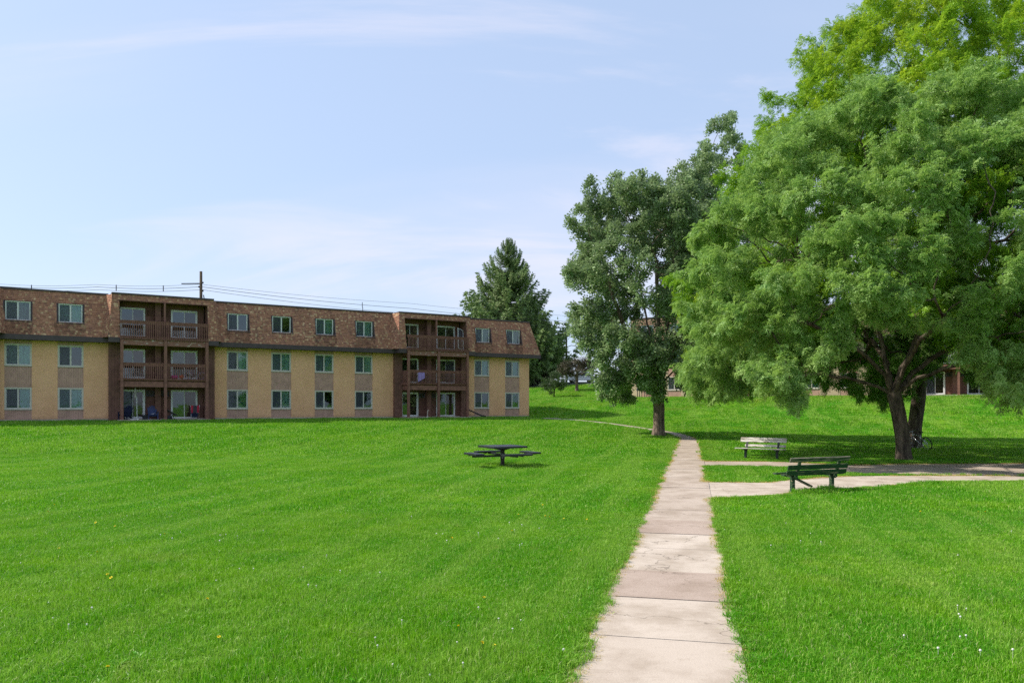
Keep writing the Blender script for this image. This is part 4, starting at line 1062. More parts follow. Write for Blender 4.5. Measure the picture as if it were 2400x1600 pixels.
make_tree('maple_tree', 'tall narrow tree far behind, its top showing between the maple and the locust trees', (x, y, ghf(x, y)), [(None, [(0, 0, -.2), (0, 0, 8), (.3, 0, 16), (0, 0, 24)])], A, .5, MAP, M_BARK2, 16, 5200, .7, 4.2, .9, (0, 0, .1), .0, (1.4, 2.1), lambda p, rs: rs.random(len(p))*.25, .03, up=.1)
# ------------------------------------------------------------------ conifers
def spruce_bough(seed, m, name, dens=1.0):
    """one bough of unit length: upswept tip, side twigs clothed in short needles"""
    rg = random.Random(seed); V, F, B = [], [], []
    def needles(a, b, k, ln):
        d = (b-a).normalized(); o = d.orthogonal().normalized(); q = d.cross(o)
        for i in range(k):
            t = rg.random(); c = a.lerp(b, t); an = rg.uniform(0, 6.28); s = (o*math.cos(an)+q*math.sin(an)+d*.8).normalized()
            w = s.cross(d).normalized()*ln*.22; e = c+s*ln*rg.uniform(.7, 1.2); j = len(V)
            V.extend([c-w, c+w, e]); F.append((j, j+1, j+2)); B.extend([rg.random()]*3)
    ax = [Vector((t, 0, -.12*math.sin(t*2.4)+.26*t**3)) for t in [i/10 for i in range(11)]]
    for i in range(1, 11):
        p = ax[i]; t = i/10; needles(ax[i-1], p, int(10*dens), .055)
        for s in (-1, 1):
            for kk in range(2):
                ln = (.34*(1-t)+.10)*rg.uniform(.7, 1.15); o = ax[i-1].lerp(p, kk*.5)
                e = o+Vector((ln*.75, s*ln*rg.uniform(.6, .95), -ln*rg.uniform(.10, .55))); needles(o, e, int((10+34*ln/.4)*dens), .055)
    j = len(V)
    return source(name, V, F, B, m)
SPR = [spruce_bough(80+i, M_SPRUCE, 'spruce_bough_%d' % i) for i in range(4)]
def spruce(name, label, base, H, RB, seed, h0=1.2, ex=.85, n=420):
    rs = np.random.RandomState(seed); root = empty(name, base, 0, label, 'tree')
    b = MB(); b.tube([(0, 0, -.3), (0, 0, H*.5), (0, 0, H*.97)], [H*.018, H*.010, .02], 8); b.build('trunk', M_BARK3, root, smooth=True)
    t = rs.random(n)**1.15; h = h0+(H-h0)*t; rad = RB*(1-t)**ex*rs.uniform(.62, 1.18, n)+.45
    a = rs.random(n)*2*np.pi; pitch = .16+.34*t+np.clip(t-.7, 0, 1)*1.6+rs.normal(0, .09, n)
    pos = np.stack([0*h, 0*h, h-rad*.05], -1); rot = np.stack([rs.normal(0, .3, n), -pitch, a], -1)
    scatter('crown', pos, rot, np.stack([rad, rad*rs.uniform(.8, 1.1, n), rad*rs.uniform(.9, 1.2, n)], -1), rs.randint(0, 4, n), rs.random(n)*.5, SPR, root)['kind'] = 'stuff'
    return root
def at(px, Y): return ((px-1200)/1800.*Y, Y)
x, y = at(1192, 120); spruce('spruce_tree', 'tall spruce rising above the right end of the brick block', (x, y, ghf(x, y)), 2.2+388*120/1800.-ghf(x, y), 10.2, 31, 2.0, .82, 300)
x, y = at(1284, 128); spruce('spruce_tree', 'lower dark conifer just right of the brick block', (x, y, ghf(x, y)), 2.2+190*128/1800.-ghf(x, y), 3.0, 33, 1.4, .5, 200)

# bare thicket against the end of the building
rgk = random.Random(9); tb = MB()
for i in range(150):
    p = Vector((rgk.uniform(-1.6, 1.6), rgk.uniform(-1, 1), 0)); d = Vector((rgk.uniform(-.5, .5), rgk.uniform(-.4, .4), 1)).normalized(); pts = [p]
    for k in range(6): d = (d+Vector((rgk.uniform(-.45, .45), rgk.uniform(-.4, .4), rgk.uniform(-.35, .15)))).normalized(); pts.append(pts[-1]+d*rgk.uniform(.4, .75))
    tb.tube(pts, [.032, .028, .024, .02, .016, .012, .008], 4, False)
x, y = at(1250, 118); o = tb.build('dead_shrub', M_DEAD, None, loc=(x, y, ghf(x, y)-.05)); tag(o, 'bare brown thicket of dead branches beside the brick block', 'shrub')

# small young tree on the bank
def small_tree(name, label, base, H, R_, seed, src, bark, n, trunk_h, r0, flat=.8, tint=None):
    rs = np.random.RandomState(seed)
    A = crown_clumps(rs, 26, [(trunk_h, R_*.55), (trunk_h+(H-trunk_h)*.35, R_), (trunk_h+(H-trunk_h)*.7, R_*.75), (H, .15)], (0, 0), lambda r: trunk_h, R_*.35, 9, flat, .4)
    make_tree(name, label, base, [(None, [(0, 0, -.1), (0, 0, trunk_h*.6), (.03, 0, trunk_h*1.1)])], A, r0, src, bark, seed, n, .22, 1.2, .25, (0, 0, .1), 0, (.7, 1.1), tint, .02, up=.2)
small_tree('young_tree', 'small young tree with a thin trunk on the bank', (5.18, 94.16, ghf(5.18, 94.16)), 3.1, 1.6, 41, BSH, M_BARK3, 420, 1.0, .07)
PIN = [spray_maple(90+i, M_PINE, 'pine_spray_%d' % i, .16, 14, .5, .2) for i in range(3)]
small_tree('pine_tree', 'brownish flat topped pine beyond the young tree', (8.47, 100.26, ghf(8.47, 100.26)), 4.3, 2.5, 43, PIN, M_BARK2, 700, 2.2, .20, .45)
# ------------------------------------------------------------------ park furniture
def park_bench(name, label, loc, rz, slat_m, post_m, broken=False):
    """timber slats on two pedestal legs; local -y is the front of the seat"""
    root = empty(name, loc, rz, label, 'bench', 'timber slat benches by the footpath')
    Lh = .98
    for sx in (-.64, .64):
        p = MB(); p.box(sx-.045, sx+.045, -.05, .05, -.35, .40); p.build('leg', post_m, root, .006)
        p = MB(); p.bar((sx, -.30, .405), (sx, .17, .375), .06, .05); p.build('seat_bracket', post_m, root, .004)
        p = MB(); p.bar((sx, .10, .33), (sx, .30, .875), .085, .04, up=(0, 1, 0)); p.build('back_post', post_m, root, .004)
    def slat(nm, y, z, w, t, tilt, x0=-Lh, x1=Lh, rot=0, m=None, dz=0):
        M = Matrix.Translation((0, y, z+dz)) @ Matrix.Rotation(tilt, 4, 'X') @ Matrix.Rotation(rot, 4, 'Y')
        p = MB(); p.box(x0, x1, -w/2, w/2, -t/2, t/2, M); p.build(nm, m or slat_m, root, .006)
    # seat
    slat('seat_slat', -.27, .455, .135, .04, -.03)
    if broken:
        p = MB(); p.bar((-.98, -.115, .445), (-.62, -.115, .44), .135, .04); p.build('seat_slat', slat_m, root, .006)
        p = MB(); p.bar((.62, -.10, .40), (-.10, -.16, .10), .13, .04); tag(p.build('broken_slat', slat_m, root, .006), 'snapped seat slat hanging down to the paving')
    else: slat('seat_slat', -.115, .445, .135, .04, -.03)
    slat('seat_slat', .03, .437, .13, .04, -.03, -.96, .98)
    # back, leaning
    ta = math.radians(90-20)
    if broken:
        for h in (.50, .64): slat('back_slat', .115+(h-.33)*.36, h, .125, .04, ta, -.95, .98)
        slat('back_slat', .115+(.83-.33)*.36, .835, .12, .045, ta*.9, -.95, .97, m=M_GREENW)
    else:
        slat('back_slat', .10+(.56-.33)*.36, .555, .10, .035, ta, -.72, .94)
        for h in (.735, .835): slat('back_slat', .10+(h-.33)*.36, h, .092, .035, ta, -.93, .95)
    return root
park_bench('park_bench', 'dark green painted bench seen from behind, one seat slat snapped', (7.75, 19.82, 0), math.atan2(20.12-19.52, 8.5-6.96)+math.pi*0+math.pi, M_GREEN, M_GREEN, True)
park_bench('park_bench', 'whitewashed weathered bench facing the camera beyond the green one', (10.16, 31.32, 0), math.atan2(30.94-31.7, 10.69-9.63), M_WHITEW, M_GREYLEG)

def picnic_table(loc, rz):
    root = empty('picnic_table', loc, rz, 'black square picnic table with four attached seats on one post', 'table')
    p = MB(); p.box(-.058, .058, -.058, .058, -.4, .70); p.build('post', M_POST, root, .008)
    def rounded(w, d, r, z0, z1, n=4):
        pts = []
        for (cx, cy, a0) in ((w-r, d-r, 0), (-w+r, d-r, 90), (-w+r, -d+r, 180), (w-r, -d+r, 270)):
            for i in range(n+1):
                a = math.radians(a0+90*i/n); pts.append((cx+r*math.cos(a), cy+r*math.sin(a)))
        b = MB(); b.poly([(x, y, z1) for x, y in pts]); b.poly([(x, y, z0) for x, y in reversed(pts)])
        for i in range(len(pts)):
            (x0, y0), (x1, y1) = pts[i-1], pts[i]; b.quad((x0, y0, z0), (x1, y1, z0), (x1, y1, z1), (x0, y0, z1))
        return b
    rounded(.68, .68, .07, .70, .765).build('table_top', M_BLACK, root, .006)
    for a in range(4):
        M = Matrix.Rotation(a*math.pi/2, 4, 'Z')
        g = MB(); 
        for s in (-1, 1):
            g.poly([tuple(M @ Vector((.07, s*.02, .60))), tuple(M @ Vector((.55, s*.02, .705))), tuple(M @ Vector((.55, s*.02, .725))), tuple(M @ Vector((.07, s*.02, .725)))])
        g.box(.07, .55, -.02, .02, .715, .726, M); g.build('gusset', M_BLACK, root)
        ar = MB(); z = .375+.035*(a % 2); ar.box(.045, 1.0, -.035, .035, z, z+.07, M); ar.box(.92, 1.18, -.035, .035, z+.0, z+.09, M); ar.build('seat_arm', M_BLACK, root, .006)
        st = rounded(.17, .56, .05, .465, .525); st.v = [tuple(M @ Vector((v[0]+1.12, v[1], v[2]))) for v in st.v]
        s = st.build('seat', M_BLACK, root, .005)
        br = MB(); br.box(.99, 1.25, -.20, -.16, .43, .476, M); br.box(.99, 1.25, .16, .20, .43, .476, M); br.build('seat_bracket', M_BLACK, root)
        pl = MB(); pl.box(.058, .068, -.06, .06, .30, .52, M); pl.build('mounting_plate', M_POST, root)
        bt = MB()
        for s in (-.035, .035):
            for zz in (.34, .48, .66): bt.box(.064, .084, s-.012, s+.012, zz-.012, zz+.012, M)
        bt.build('bolts', M_BOLT, root)
    return root
picnic_table((-.34, 27.52, 0), R(27))

def bicycle(name, label, M, sc=1.0, frame_m=None, tyre_m=None, group=None, cat='bicycle'):
    """local: x forward, z up, wheels on z=0; M places it in the world"""
    root = empty(name, (0, 0, 0), 0, label, cat, group); root.matrix_world = M @ Matrix.Scale(sc, 4)
    fm = frame_m or M_CHROME
    for cx in (-.52, .52):
        w = MB(); w.ring((cx, 0, .34), (0, 1, 0), .315, .022, 32, 7); wo_ = w.build('wheel', tyre_m or M_RUBBER, root, smooth=True)
        r = MB(); r.ring((cx, 0, .34), (0, 1, 0), .288, .010, 32, 5); r.build('rim', M_CHROME, wo_, smooth=True)
        s = MB()
        for i in range(18):
            a = i*math.pi/9; s.tube([(cx, .02*(-1)**i, .34), (cx+.285*math.cos(a), 0, .34+.285*math.sin(a))], .0022, 3)
        s.tube([(cx, -.05, .34), (cx, .05, .34)], .02, 8); s.build('spokes', M_CHROME, wo_)
    f = MB(); bb = (-.08, 0, .30); st = (-.20, 0, .78); hd1 = (.33, 0, .66); hd2 = (.30, 0, .80)
    f.tube([bb, st], .017, 8); f.tube([bb, hd1], .019, 8); f.tube([(-.185, 0, .72), hd2], .016, 8); f.tube([hd1, hd2], .022, 8)
    for s in (-.06, .06): f.tube([bb, (-.52, s, .34)], .010, 6); f.tube([(-.185, s*.3, .72), (-.52, s, .34)], .009, 6)
    f.build('frame', fm, root, smooth=True)
    k = MB(); k.tube([hd2, (.34, 0, .62)], .018, 6)
    for s in (-.055, .055): k.tube([(.34, s, .62), (.42, s, .50), (.52, s, .34)], .012, 6)
    k.build('fork', fm, root, smooth=True)
    h = MB(); h.tube([hd2, (.29, 0, .93)], .014, 6); h.tube([(.20, -.30, .98), (.30, -.20, .95), (.31, 0, .94), (.30, .20, .95), (.20, .30, .98)], .012, 6); h.build('handlebar', M_CHROME, root, smooth=True)
    g = MB(); g.tube([(.20, -.31, .98), (.28, -.22, .955)], .018, 6); g.tube([(.20, .31, .98), (.28, .22, .955)], .018, 6); g.build('grips', M_RUBBER, root)
    sd_ = MB(); sd_.tube([st, (-.23, 0, .90)], .013, 6); 
    sd_.poly([(-.37, -.075, .915), (-.20, -.05, .925), (-.08, -.018, .915), (-.08, .018, .915), (-.20, .05, .925), (-.37, .075, .915)])
    sd_.poly(list(reversed([(-.37, -.065, .875), (-.20, -.04, .885), (-.09, -.012, .89), (-.09, .012, .89), (-.20, .04, .885), (-.37, .065, .875)])))
    A_ = [(-.37, -.075, .915), (-.20, -.05, .925), (-.08, -.018, .915), (-.08, .018, .915), (-.20, .05, .925), (-.37, .075, .915)]
    B_ = [(-.37, -.065, .875), (-.20, -.04, .885), (-.09, -.012, .89), (-.09, .012, .89), (-.20, .04, .885), (-.37, .065, .875)]
    for i in range(6): sd_.quad(A_[i-1], B_[i-1], B_[i], A_[i])
    sd_.build('saddle', M_RUBBER, root)
    c = MB(); c.ring((-.08, .045, .30), (0, 1, 0), .085, .008, 18, 4); c.tube([(-.08, -.07, .30), (-.08, .07, .30)], .02, 6)
    c.tube([(-.08, .07, .30), (.02, .09, .17)], .010, 5); c.tube([(-.08, -.07, .30), (-.18, -.09, .43)], .010, 5)
    c.box(-.02, .06, .09, .18, .155, .180); c.box(-.22, -.14, -.18, -.09, .42, .445); c.build('crank', M_CHROME, root)
    return root
bk = Matrix.Translation((20.12, 37.85, .01)) @ Matrix.Rotation(R(103), 4, 'Z') @ Matrix.Rotation(R(-13), 4, 'X')
bicycle('bicycle', 'silver and black bicycle leaning on the trunk of the rear locust tree', bk, 1.0, M_CHROME)

# ------------------------------------------------------------------ things on the balconies and patios (building coordinates)
def place(name, label, cat, x, y, z, rz=0, group=None):
    p = bw(x, y, z); return empty(name, p, B_ROT+rz, label, cat, group)
def adirondack(label, x, y, rz, mat_):
    r = place('garden_chair', label, 'chair', x, y, .02, rz)
    for s in (-1, 1):
        p = MB(); p.box(s*.30-.03, s*.30+.03, -.42, -.36, 0, .52); p.build('leg', mat_, r)
        p = MB(); p.bar((s*.26, -.38, .33), (s*.26, .36, .05), .03, .10); p.build('leg', mat_, r)
        p = MB(); p.box(s*.33-.06, s*.33+.06, -.46, .30, .52, .545); p.build('armrest', mat_, r, .004)
    for i in range(5):
        t = i/4; p = MB(); p.bar((-.28, -.36+t*.50, .37-t*.17), (.28, -.36+t*.50, .37-t*.17), .11, .022); p.build('seat_slat', mat_, r)
    for i in range(5):
        xx = (i-2)*.115; top = .98-.05*abs(i-2)**1.5
        p = MB(); p.bar((xx*.85, .14, .20), (xx*1.1, .14+(top-.2)*.38, top), .10, .022, up=(0, 1, 0)); p.build('back_slat', mat_, r)
    p = MB(); p.bar((-.27, .28, .50), (.27, .28, .50), .03, .06); p.build('back_rail', mat_, r)
    return r
adirondack('blue slatted garden chair in the middle of the ground floor patio', 6.3+2.75, -.75, 0.0, M_BLUE)
adirondack('dark blue garden chair half hidden behind the left patio post', 6.3+1.05, -.75, R(-35), M_NAVY)
# folded cloth on the blue chair
cl_ = MB(); rgk = random.Random(2)
for i in range(10):
    a = i*.63; cl_.poly([(0, 0, .09), (.20*math.cos(a), .12*math.sin(a), rgk.uniform(0, .07)), (.20*math.cos(a+.63), .12*math.sin(a+.63), rgk.uniform(0, .07))])
o = cl_.build('cloth', M_WFRAME, None); o.location = bw(6.3+2.80, -.90, .36); o.rotation_euler = (0, 0, B_ROT); tag(o, 'crumpled white cloth lying on the blue garden chair', 'cloth')
# closed parasol
r = place('parasol', 'closed parasol on a white pole standing on the left patio', 'parasol', 6.3+1.72, -1.15, .02)
p = MB(); p.tube([(0, 0, 0), (-.02, 0, 1.4), (-.13, 0, 2.15)], .022, 8); p.build('pole', M_WFRAME, r)
p = MB(); p.box(-.42, .1, -.05, .05, 0, .045); p.box(-.05, .05, -.4, .4, 0, .043); p.build('base', M_WFRAME, r)
p = MB(); p.lathe([(.02, 1.45), (.07, 1.55), (.06, 1.72), (.085, 1.95), (.05, 2.15), (.012, 2.26)], 8, (-.11, 0, 0)); p.build('folded_canopy', mat('parasol_cloth', (0.42, 0.40, 0.34), .85, .3, 12), r)
# bucket
r = MB(); r.lathe([(.0, 0), (.15, 0), (.20, .30), (.215, .31), (.215, .33), (.18, .33), (.14, .05), (0, .05)], 16)
o = r.build('plant_tub', M_CHAR, None); o.location = bw(6.3+2.22, -1.15, .02); tag(o, 'dark plastic tub on the ground floor patio beside the parasol', 'tub')
# grey reclined sun lounger / barrow
r = place('folding_lounger', 'grey folded lounger tilted beside the middle patio post', 'lounger', 6.3+3.95, -.85, .02, R(10))
p = MB(); p.bar((-.35, 0, .70), (.34, 0, .28), .5, .05); p.build('sling', M_GREYF, r, .01)
p = MB()
for s in (-.24, .24): p.tube([(-.35, s, .70), (.36, s, .27)], .018, 6); p.tube([(-.20, s, 0), (.10, s, .44)], .016, 6); p.tube([(.18, s, 0), (-.18, s, .58)], .016, 6)
p.build('frame', M_CHAR, r)
p = MB(); p.lathe([(0, 0), (.17, 0), (.19, .12), (.14, .26), (0, .28)], 12, (-.12, 0, .0)); p.build('bag', M_CHAR, r)
# camp chair
r = place('camp_chair', 'red and black folding camp chair at the right of the patio', 'chair', 6.3+5.55, -.75, .02, R(-12))
for s in (-1, 1):
    p = MB(); p.tube([(s*.26, -.28, 0), (-s*.20, .20, .44), ], .011, 6); p.tube([(s*.26, .26, 0), (s*.20, -.22, .44)], .011, 6); p.tube([(s*.25, .18, .04), (s*.30, .36, 1.02)], .011, 6); p.build('frame_leg', M_CHROME, r)
    p = MB(); p.bar((s*.31, -.26, .62), (s*.31, .24, .64), .08, .025); p.build('armrest', M_CHAR, r)
    p = MB(); p.poly([(s*.30, .36, 1.0), (s*.12, .345, .98), (s*.14, .20, .45), (s*.27, .20, .45)]); p.poly([(s*.30, .375, 1.0), (s*.27, .215, .45), (s*.14, .215, .45), (s*.12, .36, .98)]); p.build('back_side', M_RED, r)
p = MB(); p.poly([(-.12, .346, .98), (-.14, .205, .45), (.14, .205, .45), (.12, .346, .98)]); p.poly([(-.12, .356, .98), (.12, .356, .98), (.14, .215, .45), (-.14, .215, .45)]); p.build('back_panel', M_CHAR, r)
p = MB(); p.bar((0, -.26, .42), (0, .22, .40), .52, .03); p.build('seat', M_NAVY, r)
p = MB(); p.poly([(-.24, -.25, .42), (.24, -.25, .42), (.18, -.2, .12), (-.18, -.2, .12)]); p.build('seat_skirt', M_NAVY, r)
# children's things on the first floor balcony
def bmat(x, y, z, rz=0, lean=0): return B_MAT @ Matrix.Translation((x, y, z)) @ Matrix.Rotation(rz, 4, 'Z') @ Matrix.Rotation(lean, 4, 'X')
bicycle('bicycle', 'small purple bicycle behind the railing of the first floor balcony, left stack', bmat(6.3+5.55, -1.05, 2.905, R(165), 0), .80, mat('purple_paint', (0.16, 0.07, 0.25), .4, .1, 9), mat('lilac_tyre', (0.28, 0.18, 0.34), .7, .1, 9))
bicycle('bicycle', 'dark bicycle behind the railing of the right balcony stack', bmat(27.6+2.35, -1.0, 2.905, R(12), 0), .92, M_CHAR, M_GREYF)
def blob(name, label, cat, m, prof, x, y, z):
    b = MB(); b.lathe(prof, 14); o = b.build(name, m, None, smooth=True); o.location = bw(x, y, z); tag(o, label, cat); return o
blob('toy_tub', 'round pink toy tub on the first floor balcony', 'toy', M_PINK, [(0, 0), (.20, 0), (.26, .10), (.24, .22), (.12, .27), (0, .28)], 6.3+4.15, -1.1, 2.905)
blob('toy_ball', 'orange toy beside the pink tub on the first floor balcony', 'toy', M_ORANGE, [(0, 0), (.11, .03), (.16, .13), (.13, .24), (.05, .30), (0, .31)], 6.3+4.62, -1.1, 2.905)
# striped purple towel hung inside the right railing
t = MB()
for i in range(7):
    x0, x1 = i*.085, (i+1)*.085; d0, d1 = .04*math.sin(i*1.7), .04*math.sin((i+1)*1.7)
    t.quad((x0, d0, -.80+.05*i), (x1, d1, -.80+.05*(i+1)), (x1, d1, 0), (x0, d0, 0)); t.quad((x0, d0+.015, 0), (x1, d1+.015, 0), (x1, d1+.015, -.80+.05*(i+1)), (x0, d0+.015, -.80+.05*i))
    t.quad((x0, d0, 0), (x1, d1, 0), (x1, d1+.015, 0), (x0, d0+.015, 0))
o = t.build('towel', M_PURPLE, None); o.location = bw(27.6+1.55, -1.65, 3.76); o.rotation_euler = (0, 0, B_ROT); tag(o, 'purple towel hanging on the right balcony railing', 'towel')
# loose screen door leaning on the top balcony
r = place('screen_door', 'loose white screen door frame leaning in the top right balcony', 'door', 27.6+5.75, -1.25, 5.85, R(20))
Mx = Matrix.Rotation(R(14), 4, 'Y') @ Matrix.Rotation(R(-14), 4, 'X')
p = MB(); 
for a in ((-.36, -.31, 0, 1.95), (.31, .36, 0, 1.95), (-.31, .31, 1.90, 1.95), (-.31, .31, 0, .06), (-.31, .31, .92, .97)): p.box(a[0], a[1], -.015, .015, a[2], a[3], Mx)
p.build('frame', M_WFRAME, r)
p = MB(); p.quad(*[tuple(Mx @ Vector(v)) for v in ((-.31, 0, .06), (.31, 0, .06), (.31, 0, 1.9), (-.31, 0, 1.9))]); p.build('mesh', M_SCREEN, r)
# white vent pipe on the right patio, black downspout foot
p = MB(); p.tube([(0, 0, 0), (0, 0, .52), (.03, -.02, .56), (.12, -.03, .56)], .035, 8); p.lathe([(.16, 0), (.13, .04), (.04, .07)], 10)
o = p.build('vent_pipe', M_FRAME, None); o.location = bw(27.6+2.75, -.9, .02); tag(o, 'short cream standpipe on the right ground floor patio', 'pipe')
p = MB(); p.tube([(0, 0, .75), (.25, -.1, .55), (1.35, -.25, .08), (1.75, -.30, .02)], .06, 8); o = p.build('drain_pipe', M_CHAR, None); o.location = bw(27.6+6.75, -.42, .03); o.rotation_euler = (0, 0, B_ROT); tag(o, 'dark drain pipe reaching out over the grass right of the balconies', 'pipe')

# ------------------------------------------------------------------ poles and wires
def utility_pole(name, label, x, y, z_top, arm=False):
    g = ghf(x, y); r = empty(name, (x, y, g), 0, label, 'utility pole'); H = z_top-g
    p = MB(); p.tube([(0, 0, -.5), (0, 0, H*.6), (0, 0, H)], [.19, .16, .13], 10); p.build('pole', M_WOODPOLE, r, smooth=True)
    return r, H
pa = at(471, 75); r, H = utility_pole('utility_pole', 'wooden pole standing up behind the left balcony stack', pa[0], pa[1], 2.2+314*75/1800)
p = MB(); p.bar((-1.9, 0, H-1.2), (-.1, 0, H-1.18), .07, .09); p.build('left_arm', M_WIRE, r)
for i, dz in enumerate((1.1, 1.5, 1.9)):
    p = MB(); p.lathe([(.02, -.09), (.07, -.05), (.05, 0), (.07, .05), (.02, .09)], 8, (.2*(-1)**i, 0, H-dz)); p.build('insulator', M_CHAR, r)
p = MB(); p.tube([(.25, 0, H-2.3), (.34, 0, H-2.8), (.28, 0, H-3.4)], .05, 6); p.build('bracket', M_WIRE, r)
pb = at(1327.5, 125); r, H = utility_pole('utility_pole', 'far pole with a lamp arm between the conifer and the maple', pb[0], pb[1], 2.2+166*125/1800)
p = MB(); p.tube([(.1, 0, H-2.0), (.8, 0, H-1.75), (1.5, -.1, H-1.85), (2.0, -.1, H-2.25)], .05, 6); p.build('lamp_arm', M_WIRE, r)
p = MB(); p.lathe([(.03, .1), (.12, .06), (.20, -.05), (.16, -.12), (0, -.12)], 8, (2.1, -.1, H-2.35)); p.build('lamp_head', M_GREYF, r)
def cable(label, pts3, sag, rad, spacers=()):
    a, b = Vector(pts3[0]), Vector(pts3[1]); n = 44; P = []
    for i in range(n+1):
        t = i/n; q = a.lerp(b, t); q.z -= sag*4*t*(1-t)+.16*abs(math.sin(t*math.pi*4.0)); P.append(q)
    r = empty('overhead_cable', tuple(a), 0, label, 'cable', 'power lines behind the brick block')
    m = MB(); m.tube([q-a for q in P], rad, 5); m.build('wire', M_WIRE, r)
    for t in spacers:
        q = P[int(t*n)]-a; s = MB(); s.box(q.x-.03, q.x+.03, q.y-.03, q.y+.03, q.z-.30, q.z+.30); s.build('spacer', M_WIRE, r)
Az = lambda py: 2.2+(950-py)*75/1800
pc = at(-500, 75); pd_ = at(1700, 150); Dz = lambda py: 2.2+(950-py)*150/1800
for i, (ya, yb_, yc_, rad, nm) in enumerate(((667, 652, 759, .014, 'top'), (672, 656, 770, .022, 'middle'), (678, 660, 781, .018, 'lowest'))):
    y0 = .25*(i-1)
    cable('%s overhead cable running left from the wooden pole' % nm, ((pa[0], pa[1]+y0, Az(ya)), (pc[0], pc[1]+y0, Az(yb_))), .25, rad, (.10, .22, .41) if i == 1 else ())
    cable('%s overhead cable sloping right from the wooden pole' % nm, ((pa[0], pa[1]+y0, Az(ya)), (pd_[0], pd_[1]+y0, Dz(yc_))), .55+.25*i, rad, (.20, .38, .55, .66) if i else ())

# ------------------------------------------------------------------ parked car far behind, box beside the far block
def car(label, x, y, rz, body):
    z = ghf(x, y)+.02; r = empty('parked_car', (x, y, z), rz, label, 'car')
    prof = [(-2.2, .35), (-2.22, .75), (-2.05, .95), (-1.2, 1.02), (-.55, 1.45), (.75, 1.48), (1.55, 1.05), (2.1, .95), (2.25, .7), (2.2, .35)]
    def ext(pr, w, w2):
        b = MB(); n = len(pr); ww = [w if z_ < 1.1 else w2 for _, z_ in pr]
        b.poly([(x_, -ww[i], z_) for i, (x_, z_) in enumerate(pr)]); b.poly([(x_, ww[i], z_) for i, (x_, z_) in reversed(list(enumerate(pr)))])
        for i in range(n):
            j = (i+1) % n; b.quad((pr[i][0], -ww[i], pr[i][1]), (pr[i][0], ww[i], pr[i][1]), (pr[j][0], ww[j], pr[j][1]), (pr[j][0], -ww[j], pr[j][1]))
        return b
    ext(prof, .88, .68).build('body', body, r, .03)
    for s in (-1, 1):
        g = MB(); g.poly([(-1.05, s*.885, 1.04), (-.50, s*.72, 1.40), (.68, s*.72, 1.42), (1.38, s*.885, 1.06)]); g.build('side_window', M_CARG, r)
        for cx in (-1.35, 1.4):
            w = MB(); w.ring((cx, s*.80, .33), (0, 1, 0), .25, .085, 20, 6); wq = w.build('wheel', M_RUBBER, r, smooth=True)
            h = MB(); h.tube([(cx, s*.84, .33), (cx, s*.88, .33)], .19, 14); h.build('rim', M_CHROME, wq)
    g = MB(); g.quad((-1.16, -.66, 1.06), (-1.16, .66, 1.06), (-.58, .60, 1.44), (-.58, -.60, 1.44)); g.build('windscreen', M_CARG, r)
    g = MB(); g.box(2.20, 2.27, -.8, -.55, .68, .82); g.build('tail_lamp', M_RED, r); g = MB(); g.box(2.20, 2.27, .55, .8, .68, .82); g.build('tail_lamp', M_RED, r)
    return r
cx, cyy = at(1362, 116); car('white car parked beyond the bank, between the conifer and the maple', cx, cyy, R(8), M_CARW)
pk = MB()
for i in range(24):
    x0, x1 = -25+i*2.5, -22.5+i*2.5
    def zz(x, y): return (x, y, ghf(x, y)+.012)
    for yy in (112.5, 115, 117.5): pk.quad(zz(x0, yy), zz(x1, yy), zz(x1, yy+2.5), zz(x0, yy+2.5))
tag(pk.build('parking_road', M_ASPH), 'asphalt parking road at the top of the bank', None, None, 'structure')
gx_, gy_ = at(1505, 83.5); r = empty('barbecue_grill', (gx_, gy_, ghf(gx_, gy_)), R(20), 'dark boxy grill standing on the grass before the far block', 'grill')
p = MB(); p.box(-.55, .55, -.3, .3, .75, 1.05); p.build('body', M_CHAR, r, .03)
p = MB(); p.lathe([(0, .32), (.2, .30), (.3, .18), (.32, 0)], 12, (0, 0, 1.05)); p.build('lid', M_CHAR, r, smooth=True)
for sx in (-.45, .45):
    for sy in (-.22, .22): q = MB(); q.box(sx-.03, sx+.03, sy-.03, sy+.03, -.1, .75); q.build('leg', M_CHAR, r)

# ------------------------------------------------------------------ dandelions
rgk = random.Random(77); n_d = 0
st_me = MB().tube([(0, 0, 0), (.01, .005, .05), (.015, .01, .095)], .0035, 5).mesh('stem', M_STEM)
hb = MB()
for ring_, (rr, zz_, tl_) in enumerate(((.019, .0, .012), (.014, .006, .016), (.008, .010, .012))):
    for i in range(12):
        a = i*math.pi/6+ring_*.26; d = (math.cos(a), math.sin(a)); e = (-d[1]*.005, d[0]*.005)
        hb.poly([(e[0], e[1], zz_), (d[0]*rr+e[0], d[1]*rr+e[1], zz_+tl_*.6), (d[0]*rr-e[0], d[1]*rr-e[1], zz_+tl_*.6), (-e[0], -e[1], zz_)])
hd_me = hb.mesh('flower_head', M_YELLOW)
spots = []
while len(spots) < 32:
    py = rgk.uniform(6.2, 17); px = rgk.uniform(-.64, .64)*py
    if paved_dist(np.array([px]), np.array([py]))[0] < .08: continue
    if px > .2*py and rgk.random() < .55: continue
    spots.append((px, py))
for (px, py) in spots:
    r = empty('dandelion', (px, py, ghf(px, py)-.005), rgk.uniform(0, 6.28), 'small yellow dandelion growing in the lawn', 'flower', 'dandelions scattered over the lawn'); r.scale = (1, 1, rgk.uniform(.6, 1.1))
    link('stem', st_me, r); o = link('flower_head', hd_me, r, (.015, .01, .095)); o.rotation_euler = (rgk.uniform(-.5, .5), rgk.uniform(-.5, .5), 0)

